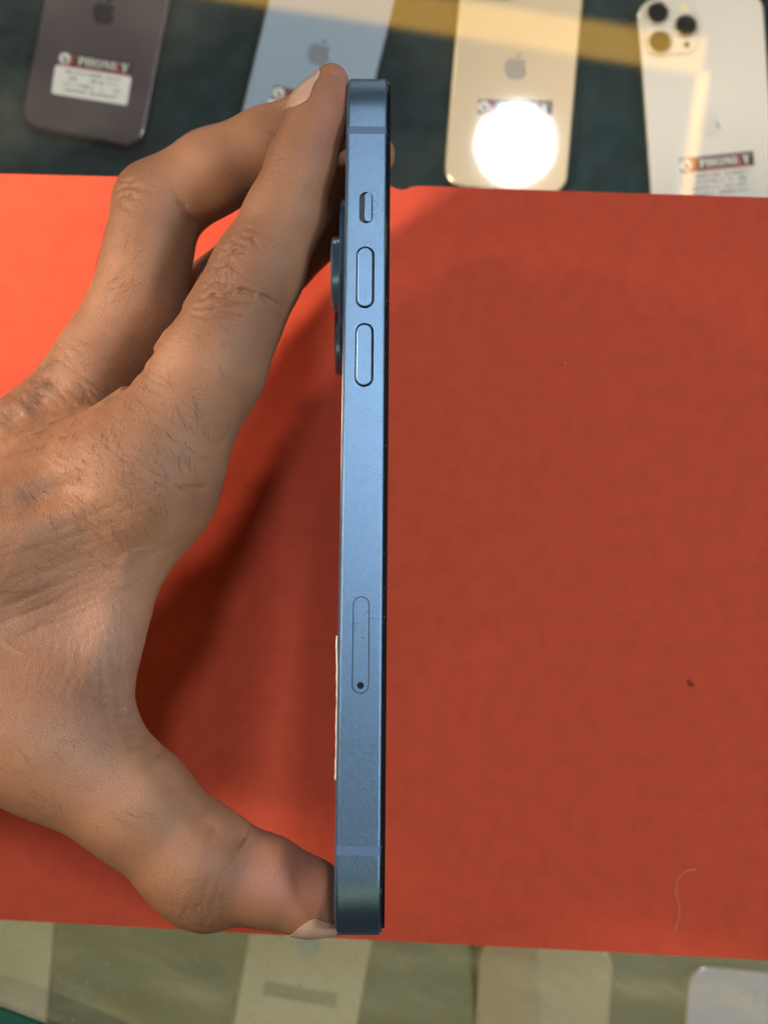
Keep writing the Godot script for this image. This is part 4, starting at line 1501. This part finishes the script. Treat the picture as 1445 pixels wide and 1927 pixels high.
func _nails(h: Node3D) -> void:
	var nm := StandardMaterial3D.new()
	nm.albedo_color = Color(0.56, 0.36, 0.27).linear_to_srgb()
	nm.roughness = 0.32
	nm.clearcoat_enabled = true
	nm.clearcoat = 0.3
	nm.clearcoat_roughness = 0.3
	var all := PackedInt32Array(range(bg.size()))
	var allw := PackedInt32Array(range(webs.size()))
	for s in [[Vector3(-12.63, 81.00, -71.49), Vector3(-9.58, 81.00, -79.95), Vector3(-0.84, 0.45, -0.29), 0.95, 0.30], [Vector3(-14.47, 90.70, 66.62), Vector3(-7.71, 89.00, 69.78), Vector3(-0.12, 0.58, 0.80), 0.95, 0.15]]:
		# laid on the skin: every point is found by walking in towards the bone
		var o: Vector3 = s[0]
		var t: Vector3 = (s[1] - s[0]).normalized()
		var n: Vector3 = s[2]
		n = (n - t * n.dot(t)).normalized()
		var b := t.cross(n)
		var ln: float = (s[1] - s[0]).length()
		var half: float = s[3]
		var st := _st()
		var grid := []
		for i in 15:
			var v := i / 14.0
			var wf: float = sqrt(clampf(1.0 - pow(maxf(0.3 - v, 0.0) / 0.3, 2.0) * 0.8, 0.0, 1.0)) * sqrt(clampf(1.0 - pow(maxf(v - 0.72, 0.0) / 0.28, 2.0) * 0.85, 0.02, 1.0)) * (1.0 - s[4] * v)
			var row := []
			for j in 13:
				var phi: float = (j - 6) / 6.0 * half * wf
				var dir := b * sin(phi) + n * cos(phi)
				var q := o + t * ln * v + dir * 11.0
				for k in 40:
					var d := _field(q, all, allw)
					if d < 0.02:
						break
					q -= dir * minf(d, 0.5)
					if (q - o - t * ln * v).dot(dir) < 2.0:
						break
				row.append([q + dir * (0.12 + 0.10 * v), dir])
			grid.append(row)
		for i in 14:
			for j in 12:
				var q := [grid[i][j], grid[i][j + 1], grid[i + 1][j + 1], grid[i + 1][j]]
				_quad(st, q[0][0] * MM, q[1][0] * MM, q[2][0] * MM, q[3][0] * MM, q[0][1], 1)
				_quad(st, (q[0][0] - q[0][1] * 0.5) * MM, (q[1][0] - q[1][1] * 0.5) * MM, (q[2][0] - q[2][1] * 0.5) * MM, (q[3][0] - q[3][1] * 0.45) * MM, -q[0][1], 2)
		var rim := []
		for j in 13:
			rim.append(grid[0][j])
		for i in range(1, 15):
			rim.append(grid[i][12])
		for j in range(11, -1, -1):
			rim.append(grid[14][j])
		for i in range(13, 0, -1):
			rim.append(grid[i][0])
		var mid := o + t * ln * 0.5
		for i in rim.size():
			var a: Array = rim[i]
			var c: Array = rim[(i + 1) % rim.size()]
			_quad(st, a[0] * MM, c[0] * MM, (c[0] - c[1] * 0.45) * MM, (a[0] - a[1] * 0.45) * MM, (a[0] + c[0]) / 2 - mid, 3)
		_obj("fingernail", st, nm, h)


# short dark hairs on the back of the hand and the fingers
func _hairs(h: Node3D, verts: PackedVector3Array, norms: PackedVector3Array) -> void:
	var st := _st()
	var r := RandomNumberGenerator.new()
	r.seed = 5
	for a in [[Vector3(-47.6, 93.0, -12.2), 17.0, Vector3(0.5, 0, 0.9), 170, 4.2], [Vector3(-64.9, 75.0, -23.3), 13.0, Vector3(0.7, 0, 0.35), 210, 4.8], [Vector3(-56.8, 67.0, -49.4), 11.0, Vector3(-0.6, 0, 0.6), 110, 4.2], [Vector3(-56.9, 95.0, -5.7), 20.0, Vector3(0.5, 0, 0.8), 100, 3.4], [Vector3(-35.0, 88.0, -25.7), 13.0, Vector3(0.5, 0, 0.7), 55, 2.8], [Vector3(-52.5, 102.0, 49.4), 14.0, Vector3(0.6, 0, 0.7), 70, 3.0]]:
		# area: centre, radius, growth direction, count, length
		var c: Vector3 = a[0]
		var near := PackedInt32Array()
		for i in range(0, verts.size(), 3):
			if verts[i].distance_squared_to(c) < a[1] * a[1] and norms[i].y > -0.3:
				near.append(i)
		if near.is_empty():
			continue
		for k in a[3]:
			var i := near[r.randi() % near.size()]
			var n := norms[i]
			var p := verts[i] - n * 0.1
			var dir: Vector3 = a[2] + Vector3(r.randfn(0, 0.25), r.randfn(0, 0.15), r.randfn(0, 0.25))
			dir = (dir - n * dir.dot(n)).normalized()
			var turn := n.cross(dir) * r.randfn(0, 0.5)
			var ln: float = a[4] * r.randf_range(0.5, 1.3)
			var w0 := r.randf_range(0.017, 0.036)
			var prev := []
			for s in 5:
				var f := s / 4.0
				var q := p + dir * ln * f + turn * ln * f * f + n * (0.35 * sin(f * 2.4) * minf(ln * 0.3, 1.0) + 0.06)
				var w := w0 * (1.0 - 0.8 * f)
				var side := n.cross(dir).normalized()
				var ring := [(q + side * w) * MM, (q + n * w) * MM, (q - side * w) * MM]
				if prev:
					for e in 3:
						var e2 := (e + 1) % 3
						_quad(st, prev[e], prev[e2], ring[e2], ring[e], (prev[e] + prev[e2]) / 2 - (prev[0] + prev[1] + prev[2]) / 3, 1)
				prev = ring
	_obj("hair", st, _plain(Color(0.05, 0.026, 0.016).linear_to_srgb(), 0.45), h).set_meta("kind", "stuff")


# ---------------------------------------------------------------- small things
func _small_things() -> void:
	# a curl of pale lint on the red sheet
	var pts := [Vector3(86.0, 0.55, 98.5), Vector3(83.2, 0.6, 98.9), Vector3(80.9, 0.6, 101.0), Vector3(80.4, 0.55, 105), Vector3(81.3, 0.55, 109), Vector3(81.0, 0.55, 112.5), Vector3(79.9, 0.55, 115.4)]
	var c := Curve3D.new()
	for i in pts.size():
		var tan: Vector3 = (pts[mini(i + 1, pts.size() - 1)] - pts[maxi(i - 1, 0)]) / 6.0
		c.add_point(pts[i], -tan, tan)
	var st := _st()
	var prev := []
	for i in 41:
		var p := c.sample_baked(c.get_baked_length() * i / 40.0)
		var q := c.sample_baked(c.get_baked_length() * minf((i + 1) / 40.0, 1.0))
		var d := (q - p).normalized() if i < 40 else Vector3(0, 0, 1)
		var s := d.cross(Vector3.UP).normalized()
		var ring := []
		for k in 5:
			var a := TAU * k / 5
			ring.append((p + s * cos(a) * 0.11 + Vector3.UP * sin(a) * 0.08) * MM)
		if prev:
			for k in 5:
				_quad(st, prev[k], prev[(k + 1) % 5], ring[(k + 1) % 5], ring[k], (prev[k] + prev[(k + 1) % 5]) / 2 - p * MM, 1)
		prev = ring
	_tag(_obj("lint_thread", st, _plain(Color(0.88, 0.60, 0.52), 0.8)), "thin pale curled thread of lint on the red sheet, near right", "lint")
	st = _st()
	_loft_round(st, Vector3(49.6, 0.5, -41.0) * MM, [Vector2(0.0005, 0), Vector2(0.00045, 0.0002), Vector2(0.0002, 0.0003)], 9)
	_tag(_obj("lint_speck", st, _plain(Color(0.7, 0.45, 0.38), 0.8)), "tiny pale speck on the red sheet right of the phone", "lint")
	st = _st()
	var blot := PackedVector2Array()
	for i in 26:
		var a := TAU * i / 26
		var rr := 0.9 + 0.4 * sin(a * 2 + 0.6) + 0.25 * sin(a * 5.0)
		blot.append(Vector2(84.3 + cos(a) * rr * 0.8, 47.2 + sin(a) * rr * 1.2) * MM)
	var bm := _plain(Color(0.22, 0.03, 0.018, 0.40).linear_to_srgb(), 0.8)
	bm.albedo_color.a = 0.40
	bm.transparency = BaseMaterial3D.TRANSPARENCY_ALPHA
	_tag(_obj("stain", _flat_sheet(blot, 0.00050, 0.00053), bm), "small dark smudge on the red sheet at the right", "stain")
	# crumbs of dust on the glass in front of the sheet
	st = _st()
	for i in 40:
		var p := Vector3(rng.randf_range(-108, 108), 0.1, rng.randf_range(122, 141))
		_loft_round(st, p * MM, [Vector2(0.0003, 0), Vector2(0.00022, 0.00015), Vector2(0.0001, 0.0002)], 5)
	var cr := _obj("crumbs", st, _plain(Color(0.6, 0.58, 0.5), 0.8))
	cr.set_meta("kind", "stuff")
	_tag(cr, "fine pale dust crumbs scattered on the glass below the red sheet", "dust")
